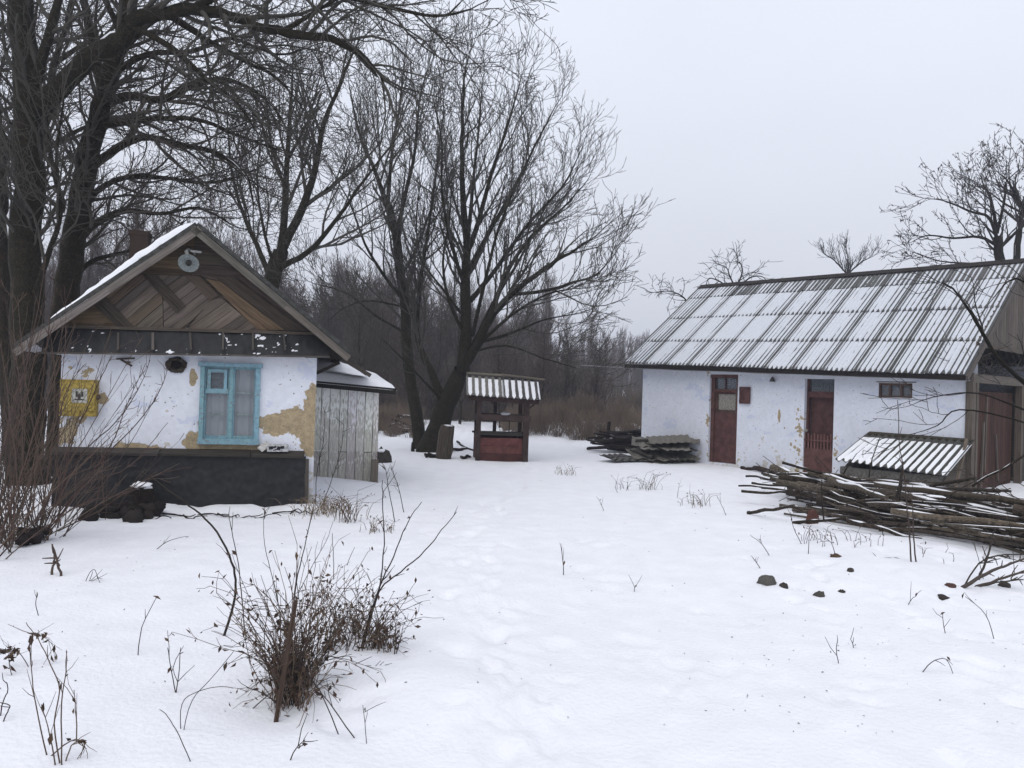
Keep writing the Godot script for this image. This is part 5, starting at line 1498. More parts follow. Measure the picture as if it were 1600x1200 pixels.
func ground():
	rg.seed = 9
	# trodden path to the well and older half-filled prints
	var path := smooth([Vector3(0.25, 0, -1.5), Vector3(0.1, 0, -3.5), Vector3(-0.25, 0, -6.0), Vector3(-0.35, 0, -9.0), Vector3(0.1, 0, -13.0), Vector3(0.3, 0, -16.0)], 12)
	for i in path.size():
		for k in 2:
			print_at(path[i].x + rf(-0.22, 0.22), path[i].z + rf(-0.15, 0.15), rf(-0.4, 0.4), rf(0.11, 0.16), rf(0.05, 0.08), rf(0.008, 0.026))
	for k in 70: print_at(rf(-1.2, 1.6), rf(-9, -2.2), rf(-1.5, 1.5), rf(0.08, 0.2), rf(0.05, 0.1), rf(0.006, 0.02))
	for k in 40: print_at(rf(-0.6, 3.5), rf(-6.0, -2.8), rf(-1.5, 1.5), rf(0.05, 0.13), rf(0.03, 0.06), rf(0.008, 0.02))
	for k in 60: print_at(rf(2.2, 5.5), rf(-8.0, -4.0), rf(-1.5, 1.5), rf(0.04, 0.15), rf(0.03, 0.08), rf(0.01, 0.03))
	var xs := axis(-4.0, 5.2, 0.048, -420.0, 420.0, 1.11)
	var zs := axis(-10.0, -1.8, 0.048, -520.0, 60.0, 1.09)
	var fine := noise(2.6, 51, 4)
	var w := xs.size(); var h := zs.size()
	var mb := MB.new()
	var Y := PackedFloat32Array(); Y.resize(w * h)
	for j in h:
		var z := zs[j]
		for i in w:
			var x := xs[i]
			var y := gy(x, z)
			if z > -16.0 and z < 0.0 and absf(x) < 8.0: y += 0.005 * fine.get_noise_2d(x, z)
			var k := Vector2i(floori(x * 2.0), floori(z * 2.0))
			if dents.has(k):
				for q in dents[k]:
					var dx: float = x - q[0]; var dz: float = z - q[1]
					var a: float = (dx * q[2] + dz * q[3]) / q[5]; var b: float = (-dx * q[3] + dz * q[2]) / q[4]
					var r := a * a + b * b
					if r < 6.0: y -= q[6] * exp(-r * r * r * 0.6) - q[6] * 0.22 * exp(-(r - 2.4) * (r - 2.4))
			Y[j * w + i] = y
	for j in h:
		for i in w:
			var i0 := maxi(i - 1, 0); var i1 := mini(i + 1, w - 1); var j0 := maxi(j - 1, 0); var j1 := mini(j + 1, h - 1)
			var dx := (Y[j * w + i1] - Y[j * w + i0]) / (xs[i1] - xs[i0]); var dz := (Y[j1 * w + i] - Y[j0 * w + i]) / (zs[j1] - zs[j0])
			mb.v.append(Vector3(xs[i], Y[j * w + i], zs[j])); mb.n.append(Vector3(-dx, 1, -dz).normalized()); mb.c.append(Color.WHITE); mb.t.append(Vector2(xs[i], zs[j]))
	for j in h - 1:
		for i in w - 1:
			var q := j * w + i
			mb.ix.append(q); mb.ix.append(q + 1); mb.ix.append(q + w + 1); mb.ix.append(q); mb.ix.append(q + w + 1); mb.ix.append(q + w)
	var lit := MB.new()
	for k in 260:
		var u := rf(0, 1600) if k % 3 else rf(1050, 1600)
		var p := on_ground(u, rf(735, 1150)) + Vector3(0, 0.003, 0)
		if p.x > 2.0 and p.z < -12.0: continue
		var d := Vector3(rf(-1, 1), rf(-0.05, 0.25), rf(-1, 1)).normalized() * rf(0.003, 0.012) * clampf(-p.z / 5.0, 0.7, 2.0)
		lit.col = tone([Color(0.06, 0.045, 0.035), Color(0.10, 0.08, 0.055), Color(0.035, 0.03, 0.026)][k % 3], 0.3)
		var w2 := d.cross(Vector3.UP).normalized() * rf(0.001, 0.005)
		lit.tri(p - d, p + w2, p + d); lit.tri(p - d, p + d, p - w2 + Vector3(0, 0.004, 0))
	single("litter", lit, M.leaf, "tiny dark bits of bark, seed and leaf scattered over the snow", "litter", "", "stuff")
	single("ground", mb, M.snow, "snow-covered yard and field with faint old footprints", "ground", "", "structure")

# ------------------------------------------------------------------ woodpile
func pole(called: String, label: String, group: String, a: Vector3, b: Vector3, r0: float, r1: float, col: Color, bend: float, snow: float, forks := 0) -> Node3D:
	var t := thing(called, label, "pole" if called == "cut_pole" else "log" if called == "log" else "branch", Transform3D(Basis.IDENTITY, a), group)
	var pts := []
	var d := b - a
	var s1 := rv() * bend * d.length()
	for i in 6:
		var f := i / 5.0
		pts.append(d * f + s1 * sin(PI * f) * Vector3(1, 0.4, 1) + rv() * (bend * 0.25 + 0.012))
	var p := smooth(pts, 2)
	var rr := radii(p.size(), r0, r1)
	for i in rr.size(): rr[i] *= rf(0.9, 1.1)
	var mb := MB.new(); mb.col = col
	mb.tube(p, rr, 7 if r0 > 0.03 else 5, true)
	part(t, "stem", mb, M.dead_wood)
	for k in forks:
		var i := rg.randi_range(4, 9)
		var m2 := MB.new(); m2.col = col
		var dd := ((d.normalized() + rv() * 0.7)).normalized()
		var L := rf(0.25, 0.8)
		m2.tube(PackedVector3Array([p[i], p[i] + dd * L * 0.5 + rv() * 0.03, p[i] + dd * L]), PackedFloat32Array([rr[i] * 0.6, rr[i] * 0.45, 0.005]), 5)
		part(t, "side_branch", m2, M.dead_wood)
	if snow > 0.0:
		var sn := MB.new()
		var run := PackedVector3Array(); var rad := PackedFloat32Array()
		for i in p.size():
			run.append(p[i] + Vector3(0, rr[i] * 0.8, 0)); rad.append(maxf(rr[i] * rf(0.4, 0.75), 0.006))
			if rg.randf() > snow or i == p.size() - 1:
				if run.size() > 1:
					rad[0] = 0.003; rad[run.size() - 1] = 0.003
					sn.tube(run, rad, 6, false, 0.6)
				run = PackedVector3Array(); rad = PackedFloat32Array()
		if sn.v.size(): part(t, "snow", sn, M.snow_cap).set_meta("kind", "stuff")
	return t

func woodpile():
	rg.seed = 500
	var o := on_ground(1330, 800)
	var al := Vector3(0.60, 0, 0.80).normalized(); var pe := Vector3(al.z, 0, -al.x)
	# front-left corner of the pile and its reach
	var c0 := on_ground(1400, 835)
	for k in 230:
		var b := rf(0.0, 2.7)                      # across, from front to back
		var hgt := 0.44 * pow(sin(clampf((b + 0.35) / 3.3, 0, 1) * PI), 0.7)
		var y := rf(0.0, 1.0) * hgt
		var L := rf(0.6, 2.6)
		var s := rf(-2.7, 2.4) - L * 0.5 + 0.6
		var yaw := clampf(rg.randfn(0.0, 0.36), -1.1, 1.1)
		var dir := (al.rotated(Vector3.UP, yaw) + Vector3(0, rg.randfn(0.0, 0.05), 0)).normalized()
		if k % 3 == 0: dir = -dir
		var r := rf(0.010, 0.027) if rg.randf() < 0.78 else rf(0.034, 0.07)
		var st := c0 + pe * b + al * s - dir * L * 0.5
		var en := st + dir * L
		var low: Vector3 = st if st.x < en.x else en
		var edge := 3.55 if k % 7 == 0 else 4.05
		if low.x < edge:
			var sh := al * ((edge + rf(0, 0.6) - low.x) / al.x)
			st += sh; en += sh
		st.y = gy(st.x, st.z) + y + r; en.y = gy(en.x, en.z) * 0.7 + clampf(y + rf(-0.13, 0.13), r, 1.0) + r
		var col := tone([Color(0.16, 0.145, 0.128), Color(0.105, 0.094, 0.083), Color(0.20, 0.178, 0.15), Color(0.125, 0.108, 0.092)][k % 4], 0.3)
		var top := y > hgt * 0.68
		var side := "left tip" if s < -1.5 else "left half" if s < -0.4 else "middle" if s < 0.7 else "right half"
		var depth := "front" if b < 0.7 else "middle" if b < 1.8 else "back"
		var lab := "%s in the %s of the woodpile, %s %s" % ["thick dark log" if r > 0.03 else "thin snow-dusted pole" if top else "thin grey pole" if k % 2 else "thin brown pole", side, "on top towards the" if top else "low towards the", depth]
		pole("cut_pole" if r <= 0.03 else "log", lab, "poles in the woodpile", st, en, r, maxf(r * rf(0.3, 0.7), 0.006), col, rf(0.0, 0.055), 0.75 if top else (0.5 if rg.randf() < 0.4 else 0.0), rg.randi() % 4 if r < 0.03 else rg.randi() % 2)
	# measured ones that stick out of the heap
	var tell := [
		[1222, 723, 1382, 762, 11.4, 0.022, "long pale pole slanting down towards the cellar from the barn door"],
		[1218, 745, 1352, 762, 11.6, 0.045, "thick dark beam at the back edge of the woodpile"],
		[1160, 768, 1262, 772, 11.4, 0.022, "dark pole end pointing out at the left tip of the woodpile"],
		[1175, 755, 1330, 770, 11.5, 0.018, "thin pole end above the left tip of the woodpile"],
		[1152, 758, 1255, 768, 11.3, 0.014, "thinnest twiggy pole end left of the woodpile"],
		[1170, 801, 1240, 790, 10.2, 0.026, "short dark pole end low at the left of the woodpile"],
		[1240, 818, 1325, 808, 9.5, 0.024, "dark pole lying low in front of the woodpile beside red scrap"],
		[1322, 812, 1440, 845, 9.1, 0.03, "split pole sloping down at the front of the woodpile"],
		[1300, 776, 1455, 778, 10.2, 0.07, "fat grey log end in the middle of the woodpile"],
		[1440, 780, 1610, 815, 9.4, 0.075, "fattest log at the right end of the woodpile"],
		[1450, 805, 1600, 838, 9.0, 0.045, "bark-stripped log in front of the right end of woodpile"],
		[1505, 838, 1612, 852, 8.8, 0.05, "snow-covered log lowest at right edge of the woodpile"],
		[1385, 775, 1525, 745, 10.4, 0.03, "pole rising to the right on top of the woodpile"],
		[1520, 760, 1640, 690, 9.8, 0.016, "thin pole leaning up towards the right picture edge"]]
	for q in tell:
		pole("cut_pole", q[6], "poles in the woodpile", at(q[0], q[1], q[4]), at(q[2], q[3], q[4] - 0.7), q[5], q[5] * 0.7, tone(Color(0.085, 0.072, 0.06), 0.25), 0.015, 0.7, 1 if q[5] < 0.03 else 0)
	# drifts of snow lying on the heap
	for q in [[1415, 757, 0.34, 0.06, "rounded pillow of snow on top of the woodpile"], [1590, 815, 0.34, 0.06, "snow pillow on the logs at right edge of woodpile"]]:
		var mb := MB.new()
		mb.blob(Vector3(0, -0.04, 0), Vector3(q[2], q[3] * 1.3, q[2] * 0.7), int(q[0]), 0.55, 26, 12)
		var sn := single("snow_pillow", mb, M.snow_cap, q[4], "snow")
		sn.position = at(q[0], q[1], 10.6 if q[1] < 760 else 9.6 if q[0] < 1500 else 9.0)
	# rust-red scrap beside the heap
	var rp := on_ground(1268, 818)
	var mb := MB.new(); mb.col = Color(0.13, 0.055, 0.045)
	mb.prism(PackedVector2Array([Vector2(-0.09, -0.05), Vector2(0.08, -0.05), Vector2(0.09, 0.06), Vector2(0.03, 0.14), Vector2(-0.03, 0.12)]), -0.03, 0.03)
	var ro := single("brick_piece", mb, M.stone, "broken red brick sticking out of the snow before the woodpile", "brick")
	ro.transform = Transform3D(Basis(Vector3.UP, 0.4), rp + Vector3(0, 0.03, 0))

# ------------------------------------------------------------------ heaps, stumps, stones
func clutter():
	rg.seed = 600
	# old roof sheets stacked against the barn
	var sp := on_ground(1012, 722)
	var bx := BARN.basis.x; var bz := BARN.basis.z
	for k in 15:
		var c := sp + Vector3(0.35, 0, -0.3) + Vector3(rf(-0.25, 0.3), 0.03 + k * 0.034, rf(-0.2, 0.2))
		c.y += gy(c.x, c.z)
		var ang := rf(-0.4, 0.4) + 0.1
		var b := Basis(Vector3.UP, ang) * Basis(Vector3.BACK, rf(-0.03, 0.12)) * Basis(Vector3.RIGHT, 0.16 + rf(-0.05, 0.05))
		var hw := rf(0.45, 0.65); var hd := 0.4
		var sh := corrugated(b * Vector3(-hw, 0, hd), b * Vector3(hw, 0, hd), b * Vector3(hw, 0, -hd), b * Vector3(-hw, 0, -hd), 6.0, 0.011, 0.0, 2)
		sh.c.fill(tone(Color(0.24, 0.225, 0.20), 0.35))
		var o := single("slate_sheet", sh, M.slate, "broken corrugated slate sheet in the stack at barn corner" if k < 14 else "topmost slate sheet of the stack at barn corner", "roof sheet", "stacked slate sheets")
		o.position = c
	for k in 3:
		var c := sp + Vector3(-0.55 - 0.12 * k, 0.03 + 0.02 * k, 0.15 - 0.1 * k)
		var b := Basis(Vector3.UP, 0.3 + 0.2 * k) * Basis(Vector3.RIGHT, 0.12)
		var sh := corrugated(b * Vector3(-0.35, 0, 0.15), b * Vector3(0.4, 0, 0.15), b * Vector3(0.4, 0, -0.15), b * Vector3(-0.35, 0, -0.15), 4.0, 0.018, 0.0, 2)
		sh.c.fill(tone(Color(0.12, 0.115, 0.11), 0.3))
		var o := single("slate_shard", sh, M.slate, "loose slate shard slid off the left side of the stack", "roof sheet", "slate shards")
		o.position = c + Vector3(0, gy(c.x, c.z) + 0.03, 0)
	# upright slate leaning on the wall
	var mb := MB.new(); mb.col = Color(0.06, 0.055, 0.05)
	mb.board(Vector3(-0.55, 0, 0), Vector3(0.5, 0.06, 0.0), 0.1, 0.05, Vector3(0, 1, 0.2))
	var bd := single("dark_beam", mb, M.wood, "dark beam resting across the back of the slate stack", "beam")
	bd.transform = Transform3D(Basis(Vector3.UP, -0.2), at(1030, 690, 18.0))
	# dark rotten boards behind
	for k in 46:
		var p := on_ground(lerpf(942, 1000, rg.randf()), 708) + Vector3(rf(-0.1, 0.4), 0, rf(-1.0, 0.1))
		var y := rf(0.02, 0.16) + rf(0.0, 0.42) * clampf((p.x - 2.2) / 0.7, 0.0, 1.0)
		var L := rf(0.5, 1.3)
		var d := Vector3(1, rf(-0.15, 0.12), rf(-0.5, 0.5)).normalized()
		mb = MB.new(); mb.col = tone(Color(0.035, 0.030, 0.027), 0.35)
		mb.board(-d * L / 2, d * L / 2, rf(0.06, 0.16), rf(0.02, 0.06), Vector3(rf(-0.4, 0.4), 1, rf(-0.3, 0.3)), Vector2(rf(0, 2), 0))
		var o := single("rotten_board", mb, M.wood, "black rotten board in the heap behind the slate stack", "board", "rotten boards heap")
		o.position = p + Vector3(0, y, 0)
		if k % 4 == 0:
			o.name = numbered("snowy_board"); o.set_meta("label", "rotten board edged with snow in heap behind the slate stack")
	var sy := on_ground(948, 700)
	var stt := thing("leaning_post", "thin dark post standing behind the rotten boards left of barn", "post", Transform3D(Basis.IDENTITY, sy))
	mb = MB.new(); mb.col = Color(0.05, 0.04, 0.035)
	mb.tube(PackedVector3Array([Vector3(0, -0.1, 0), Vector3(0.02, 0.4, 0), Vector3(0.05, 0.75, 0)]), PackedFloat32Array([0.06, 0.055, 0.05]), 7, true)
	part(stt, "stem", mb, M.dead_wood)
	# boards along the barn foot
	for q in [[1150, 724, 1212, 738, 0.05, "snow-edged plank lying at the barn foot right of first door"], [1158, 730, 1200, 737, 0.035, "short grey plank under the snow-edged one at the barn foot"], [1212, 742, 1300, 742, 0.03, "reddish board lying below the picket door"], [1255, 743, 1330, 740, 0.04, "dark board on the ground between picket door and cellar"]]:
		var p0 := on_ground(q[0], q[1], 0.04); var p1 := on_ground(q[2], q[3], 0.05)
		var o := pole("plank_end", q[5], "planks at the barn foot", p0, p1, q[4], q[4], tone(Color(0.08, 0.06, 0.05)), 0.0, 0.6)
		o.set_meta("category", "plank")
	# stump block and log ends near the well
	var gp := on_ground(693, 716)
	var st := thing("stump_post", "split grey-brown stump block standing between old tree and well", "stump", Transform3D(Basis(Vector3.BACK, -0.09), gp))
	mb = MB.new(); mb.col = Color(0.13, 0.115, 0.10)
	var rows := []
	for j in 7:
		var row := []
		for i in 15:
			var a := TAU * i / 14.0
			var r := 0.17 * (1.0 + 0.25 * drift.get_noise_2d(cos(a) * 8.0, sin(a) * 8.0 + j * 1.3)) * lerpf(1.1, 0.9, j / 6.0)
			if j == 6: r = 0.001
			row.append(Vector3(cos(a) * r, -0.1 + minf(j, 5) * 0.165 + (0.03 * sin(a * 2.0) if j == 5 else 0.0), -sin(a) * r))
		rows.append(row)
	mb.grid(rows)
	part(st, "block", mb, M.dead_wood)
	mb = MB.new(); mb.blob(Vector3(0.02, 0.74, 0), Vector3(0.1, 0.02, 0.1), 2, 0.4)
	part(st, "snow", mb, M.snow_cap)
	for q in [[715, 690, 742, 703, 0.03, "bent black pole running from stump to the well foot"], [706, 702, 728, 702, 0.04, "dark short log on snow between stump and well"], [720, 714, 736, 713, 0.035, "dark log end close to the left foot of the well"], [666, 711, 690, 713, 0.06, "dark hollow log lying before the old tree"]]:
		pole("log", q[5], "logs near the well", on_ground(q[0], q[1], 0.06), on_ground(q[2], q[3], 0.03), q[4], q[4] * 0.8, Color(0.04, 0.035, 0.03), 0.05, 0.4)
	for q in [[612, 655, 655, 668, 0.04, 0.35], [616, 668, 650, 676, 0.09, 0.16], [620, 650, 655, 655, 0.06, 0.42], [625, 678, 655, 684, 0.07, 0.1], [618, 660, 640, 672, 0.05, 0.28], [606, 668, 628, 652, 0.025, 0.25]]:
		var g0 := on_ground((q[0] + q[2]) / 2.0, 680)
		pole("log", "log in the low snowy heap left of the old tree", "log heap behind the shed", at(q[0], q[1], -g0.z), at(q[2], q[3], -g0.z + 0.2), q[4], q[4] * 0.85, tone(Color(0.045, 0.036, 0.03), 0.3), 0.03, 0.65)
	mb = MB.new(); mb.col = Color(0.045, 0.038, 0.032)
	mb.tube(PackedVector3Array([Vector3(0, -0.05, 0), Vector3(0, 0.16, 0), Vector3(0.01, 0.22, 0)]), PackedFloat32Array([0.05, 0.045, 0.04]), 7, true)
	single("peg", mb, M.bark, "short dark peg in the snow before the old tree", "peg").position = on_ground(645, 705)
	# rubble at the foot of the plinth
	rg.seed = 640
	for k in 34:
		var p := on_ground(rf(130, 250) if k < 26 else rf(20, 75), rf(800, 815) if k < 26 else rf(838, 858))
		mb = MB.new(); mb.col = tone(Color(0.032, 0.027, 0.024), 0.4)
		mb.blob(Vector3.ZERO, Vector3(rf(0.05, 0.16), rf(0.03, 0.1), rf(0.05, 0.1)), k, 0.7, 8, 5)
		var o := single("rubble_lump", mb, M.stone, "dark rubble lump at the foot of the black plinth" if k < 26 else "dark clod under the bush at the left edge", "rubble", "rubble by the plinth" if k < 26 else "clods under the bush")
		o.transform = Transform3D(Basis(Vector3.UP, rf(0, 6)), p + Vector3(0, rf(0.0, 0.09), 0))
	for q in [[222, 762, 0.16, 0.15, "old stump with snow cap standing against the black plinth"]]:
		var p := on_ground(q[0], 800)
		var s := thing("stump", q[4], "stump", Transform3D(Basis.IDENTITY, p))
		mb = MB.new(); mb.col = Color(0.04, 0.034, 0.03)
		mb.tube(PackedVector3Array([Vector3(0, -0.1, 0), Vector3(0.01, 0.15, 0), Vector3(0, 0.32, 0.02)]), PackedFloat32Array([0.16, 0.13, 0.12]), 9, true); part(s, "block", mb, M.dead_wood)
		mb = MB.new(); mb.blob(Vector3(0, 0.32, 0.02), Vector3(0.12, 0.045, 0.115), 5, 0.5, 14, 9); part(s, "snow", mb, M.snow_cap)
	for k in 9:
		var p := on_ground(lerpf(250, 470, k / 8.0), 806 + rf(-4, 6))
		pole("stick", "dark stick lying in snow along the foot of black plinth", "sticks by the plinth", p + Vector3(-0.15, 0.02, 0), p + Vector3(rf(0.1, 0.3), 0.03, rf(-0.1, 0.1)), rf(0.006, 0.014), 0.005, Color(0.04, 0.034, 0.03), 0.06, 0.0)
	# stones and scraps in the snow at right
	for q in [[1200, 912, 0.11, 0.07, Color(0.14, 0.13, 0.12), "largest grey stone poking out of the snow below the woodpile"], [1225, 917, 0.05, 0.035, Color(0.07, 0.06, 0.052), "small dark clod beside the largest grey stone"], [1280, 931, 0.06, 0.035, Color(0.1, 0.09, 0.08), "round dark stone half sunk in the snow"], [1315, 926, 0.05, 0.025, Color(0.06, 0.055, 0.05), "flat dark stone right of the round one"], [1329, 894, 0.05, 0.04, Color(0.075, 0.065, 0.058), "dark angular stone in snow below the woodpile"], [1305, 870, 0.07, 0.03, Color(0.12, 0.08, 0.05), "brown bark chip in snow below the woodpile"], [1473, 934, 0.07, 0.025, Color(0.06, 0.05, 0.045), "dark bark scrap in snow left of fallen branches"], [1485, 917, 0.06, 0.035, Color(0.12, 0.07, 0.055), "reddish clod at the root of fallen branches"], [1569, 917, 0.06, 0.05, Color(0.09, 0.075, 0.065), "grey stone between the fallen branches"]]:
		var p := on_ground(q[0], q[1])
		mb = MB.new(); mb.col = q[4]
		mb.blob(Vector3.ZERO, Vector3(q[2] * 0.75, q[3] * 0.9, q[2] * 0.6), int(q[0]), 0.7, 12, 8)
		var o := thing("stone", q[5], "stone", Transform3D(Basis(Vector3.UP, rf(0, 3)) * Basis(Vector3.BACK, rf(-0.3, 0.3)), p + Vector3(0, q[3] * 0.05, 0)))
		part(o, "rock", mb, M.stone)

# a stem surveyed point by point, first point on the ground; dz spreads it in depth
func stem_path(pts: Array, dz := 0.0) -> Array:
	var g := on_ground(pts[0][0], pts[0][1])
	var d := -g.z
	var w := [g - Vector3(0, 0.03, 0)]
	for i in range(1, pts.size()): w.append(at(pts[i][0], pts[i][1], d + dz * i))
	return w

func stalk(called: String, label: String, category: String, group: String, stems: Array, r0: float, r1: float, col: Color, twigs := 0, leaves := 0, per := 4) -> Node3D:
	var base := on_ground(stems[0][0][0], stems[0][0][1])
	var t := thing(called, label, category, Transform3D(Basis.IDENTITY, base), group)
	var lf := MB.new(); var tw := MB.new()
	tw.col = col
	for s in stems:
		var w := stem_path(s, rf(-0.02, 0.02))
		for i in w.size(): w[i] -= base
		var p := smooth(w, per)
		for i in range(1, p.size()): p[i] += rv() * r0 * 0.5
		var mb := MB.new(); mb.col = tone(col, 0.2)
		mb.tube(p, radii(p.size(), r0, r1), 5, true)
		part(t, "stem", mb, M.twig)
		for k in twigs:
			var i := rg.randi_range(p.size() / 3, p.size() - 2)
			var d := ((p[i + 1] - p[i]).normalized() + rv() * 0.8).normalized()
			var L := rf(0.04, 0.16)
			tw.tube(PackedVector3Array([p[i], p[i] + d * L * 0.5 + rv() * 0.006, p[i] + d * L + rv() * 0.01]), PackedFloat32Array([r1 * 1.1, r1, r1 * 0.6]), 4)
		for k in leaves: curl(lf, p[rg.randi_range(p.size() / 3, p.size() - 1)] + rv() * 0.015, rf(0.012, 0.028))
	if tw.v.size(): part(t, "twigs", tw, M.twig).set_meta("kind", "stuff")
	if lf.v.size(): part(t, "leaves", lf, M.leaf).set_meta("kind", "stuff")
	return t

func curl(mb: MB, p: Vector3, s: float):
	mb.col = tone([Color(0.075, 0.05, 0.038), Color(0.055, 0.038, 0.03), Color(0.10, 0.068, 0.048)][rg.randi() % 3], 0.25)
	var b := Basis(rv().normalized(), rf(0, TAU))
	var a := p + b * Vector3(0, s, 0); var c := p + b * Vector3(s * 0.45, s * 0.1, s * 0.35); var d := p + b * Vector3(-s * 0.4, 0, s * 0.3); var e := p + b * Vector3(0, -s, s * 0.15)
	mb.tri(a, c, p); mb.tri(a, p, d); mb.tri(e, p, c); mb.tri(e, d, p)

func plants():
	rg.seed = 700
	var br := Color(0.085, 0.058, 0.045); var dk := Color(0.042, 0.034, 0.030); var straw := Color(0.20, 0.15, 0.10)
	# --- the weed clump with its stake
	var cb := on_ground(440, 1095)
	var st := MB.new(); st.col = Color(0.11, 0.082, 0.066)
	var w := stem_path([[430, 1127], [443, 1050], [455, 985], [462, 938]], 0.0)
	var top: Vector3 = w[3]
	st.board(w[0], top, 0.022, 0.018, Vector3(0.3, 0, 1))
	single("wooden_stake", st, M.wood, "weathered wooden stake leaning in the middle of the weed clump", "stake")
	for cl in [[405, 505, 1045, 1120, 185, 0.8, 150, "dense dry weed clump round the wooden stake in the foreground"], [505, 600, 985, 1018, 80, 0.5, 70, "second dry weed clump just right of the staked one"], [588, 620, 1005, 1020, 22, 0.22, 24, "small leafy tuft at the right end of the weed clumps"]]:
		var c0 := on_ground((cl[0] + cl[1]) / 2.0, (cl[2] + cl[3]) / 2.0)
		var t := thing("weed_clump", cl[7], "weeds", Transform3D(Basis.IDENTITY, c0), "weed clumps")
		var mb := MB.new(); var lf := MB.new()
		for k in cl[4]:
			var p := on_ground(rf(cl[0], cl[1]), lerpf(cl[2], cl[3], rg.randf())) - c0
			if cl[4] > 150: p = p * Vector3(0.62, 1, 0.7)
			var d := (Vector3(p.x * rf(-0.5, 1.8) + rg.randfn(0.05, 0.3), 1, rg.randfn(0, 0.3) + p.z)).normalized()
			var L: float = cl[5] * rf(0.15, 1.0) ** 1.2
			mb.col = tone([br, Color(0.15, 0.115, 0.088), dk, Color(0.12, 0.085, 0.066)][k % 4], 0.25)
			var pts := PackedVector3Array([p - Vector3(0, 0.02, 0)])
			var q := p
			for i in 6:
				d = (d + rv() * 0.22 + Vector3(0, -0.035 * i, 0)).normalized()
				if i > 1 and rg.randf() < 0.07: d = (d + Vector3(rf(-1.5, 1.5), -1.0, rf(-1, 1))).normalized()
				q += d * L / 6.0
				q.y = maxf(q.y, p.y)
				pts.append(q)
				if i > 0 and rg.randf() < 0.5:
					var e := (d + rv() * 0.8).normalized(); var l2 := rf(0.05, 0.16)
					mb.tube(PackedVector3Array([q, q + e * l2 * 0.5, q + e * l2 + rv() * 0.02]), PackedFloat32Array([0.0018, 0.0014, 0.001]), 3)
					if rg.randf() < 0.55: curl(lf, q + e * l2, rf(0.008, 0.022))
				if rg.randf() < 0.4: curl(lf, q + rv() * 0.02, rf(0.008, 0.024))
			mb.tube(pts, radii(pts.size(), rf(0.002, 0.0042), 0.0012), 4)
		part(t, "stalks", mb, M.twig).set_meta("kind", "stuff"); part(t, "leaves", lf, M.leaf).set_meta("kind", "stuff")
	# --- saplings and canes rising from the clump
	var canes := [
		["long dark cane arching from the plinth down to the weed clump", [[348, 993], [366, 940], [368, 905], [358, 868], [330, 820], [295, 790], [255, 760], [215, 735]], 0.009, 0.004, 0],
		["dark upright shoot behind the stake of the weed clump", [[455, 1010], [460, 930], [472, 870], [486, 812]], 0.005, 0.0025, 1],
		["right-leaning branch forked off the upright shoot", [[462, 930], [490, 880], [510, 845], [520, 815]], 0.003, 0.0015, 1],
		["forked dark sapling right of the weed clumps, straight stem", [[563, 1012], [578, 960], [592, 920], [600, 850], [598, 780], [597, 750]], 0.006, 0.002, 2],
		["forked dark sapling right of the weed clumps, middle stem", [[563, 1013], [590, 925], [615, 870], [635, 820], [658, 785]], 0.006, 0.002, 2],
		["long sapling shoot reaching out to the right over open snow", [[565, 1012], [592, 925], [625, 895], [665, 860], [690, 828], [713, 800]], 0.006, 0.002, 1],
		["thin straight stalk left of the clump, leaning left", [[385, 1000], [378, 940], [372, 880], [362, 830], [358, 808]], 0.004, 0.002, 1],
		["dark slim stalk left of clump with leaf scraps at tip", [[440, 960], [425, 900], [415, 860], [412, 825], [414, 780]], 0.003, 0.0015, 2],
		["thin dark stalk rising between the two weed clumps", [[522, 905], [521, 870], [519, 833]], 0.0035, 0.0025, 0],
		["short leaning stalk right of stalks above the second clump", [[540, 883], [548, 868], [554, 855]], 0.003, 0.002, 0],
		["low twig lying rightwards from the weed clump over snow", [[500, 1040], [545, 1042], [590, 1047], [650, 1048]], 0.004, 0.002, 5],
		["low leafy twig sagging to the right of the clump", [[470, 990], [500, 1020], [540, 1040], [600, 1060], [622, 1085]], 0.005, 0.002, 9],
		["bent dry stalk at the lower right of the clump", [[560, 1152], [520, 1105], [500, 1080], [480, 1050]], 0.003, 0.0016, 2],
		["straight dry stalk crossing the lower right of the clump", [[530, 1140], [505, 1090], [485, 1060], [470, 1030]], 0.003, 0.0016, 2],
		["thin upright stalk alone right of the clump", [[574, 1162], [570, 1130], [567, 1102]], 0.002, 0.0012, 1],
		["dark cane crossing the clump from the left", [[388, 1105], [420, 1085], [440, 1070]], 0.003, 0.002, 0],
		["slanting dry stalk in front of the clump at left", [[285, 1140], [300, 1095], [330, 1060], [365, 1018]], 0.002, 0.0014, 0],
		["arching dry stalk left of the weed clump", [[283, 1138], [284, 1100], [310, 1080], [345, 1073], [365, 1075]], 0.002, 0.0014, 0],
		["dead twig with leaf in front of the weed clump", [[451, 1186], [462, 1170], [477, 1156]], 0.003, 0.0018, 2],
		["bent grass stalk at the bottom before the weed clump", [[303, 1190], [280, 1150], [262, 1120], [249, 1108]], 0.0022, 0.0013, 0]]
	for q in canes:
		stalk("dry_cane", q[0], "cane", "canes round the weed clump", [q[1]], q[2], q[3], tone(dk, 0.25), q[4] * 2, q[4])
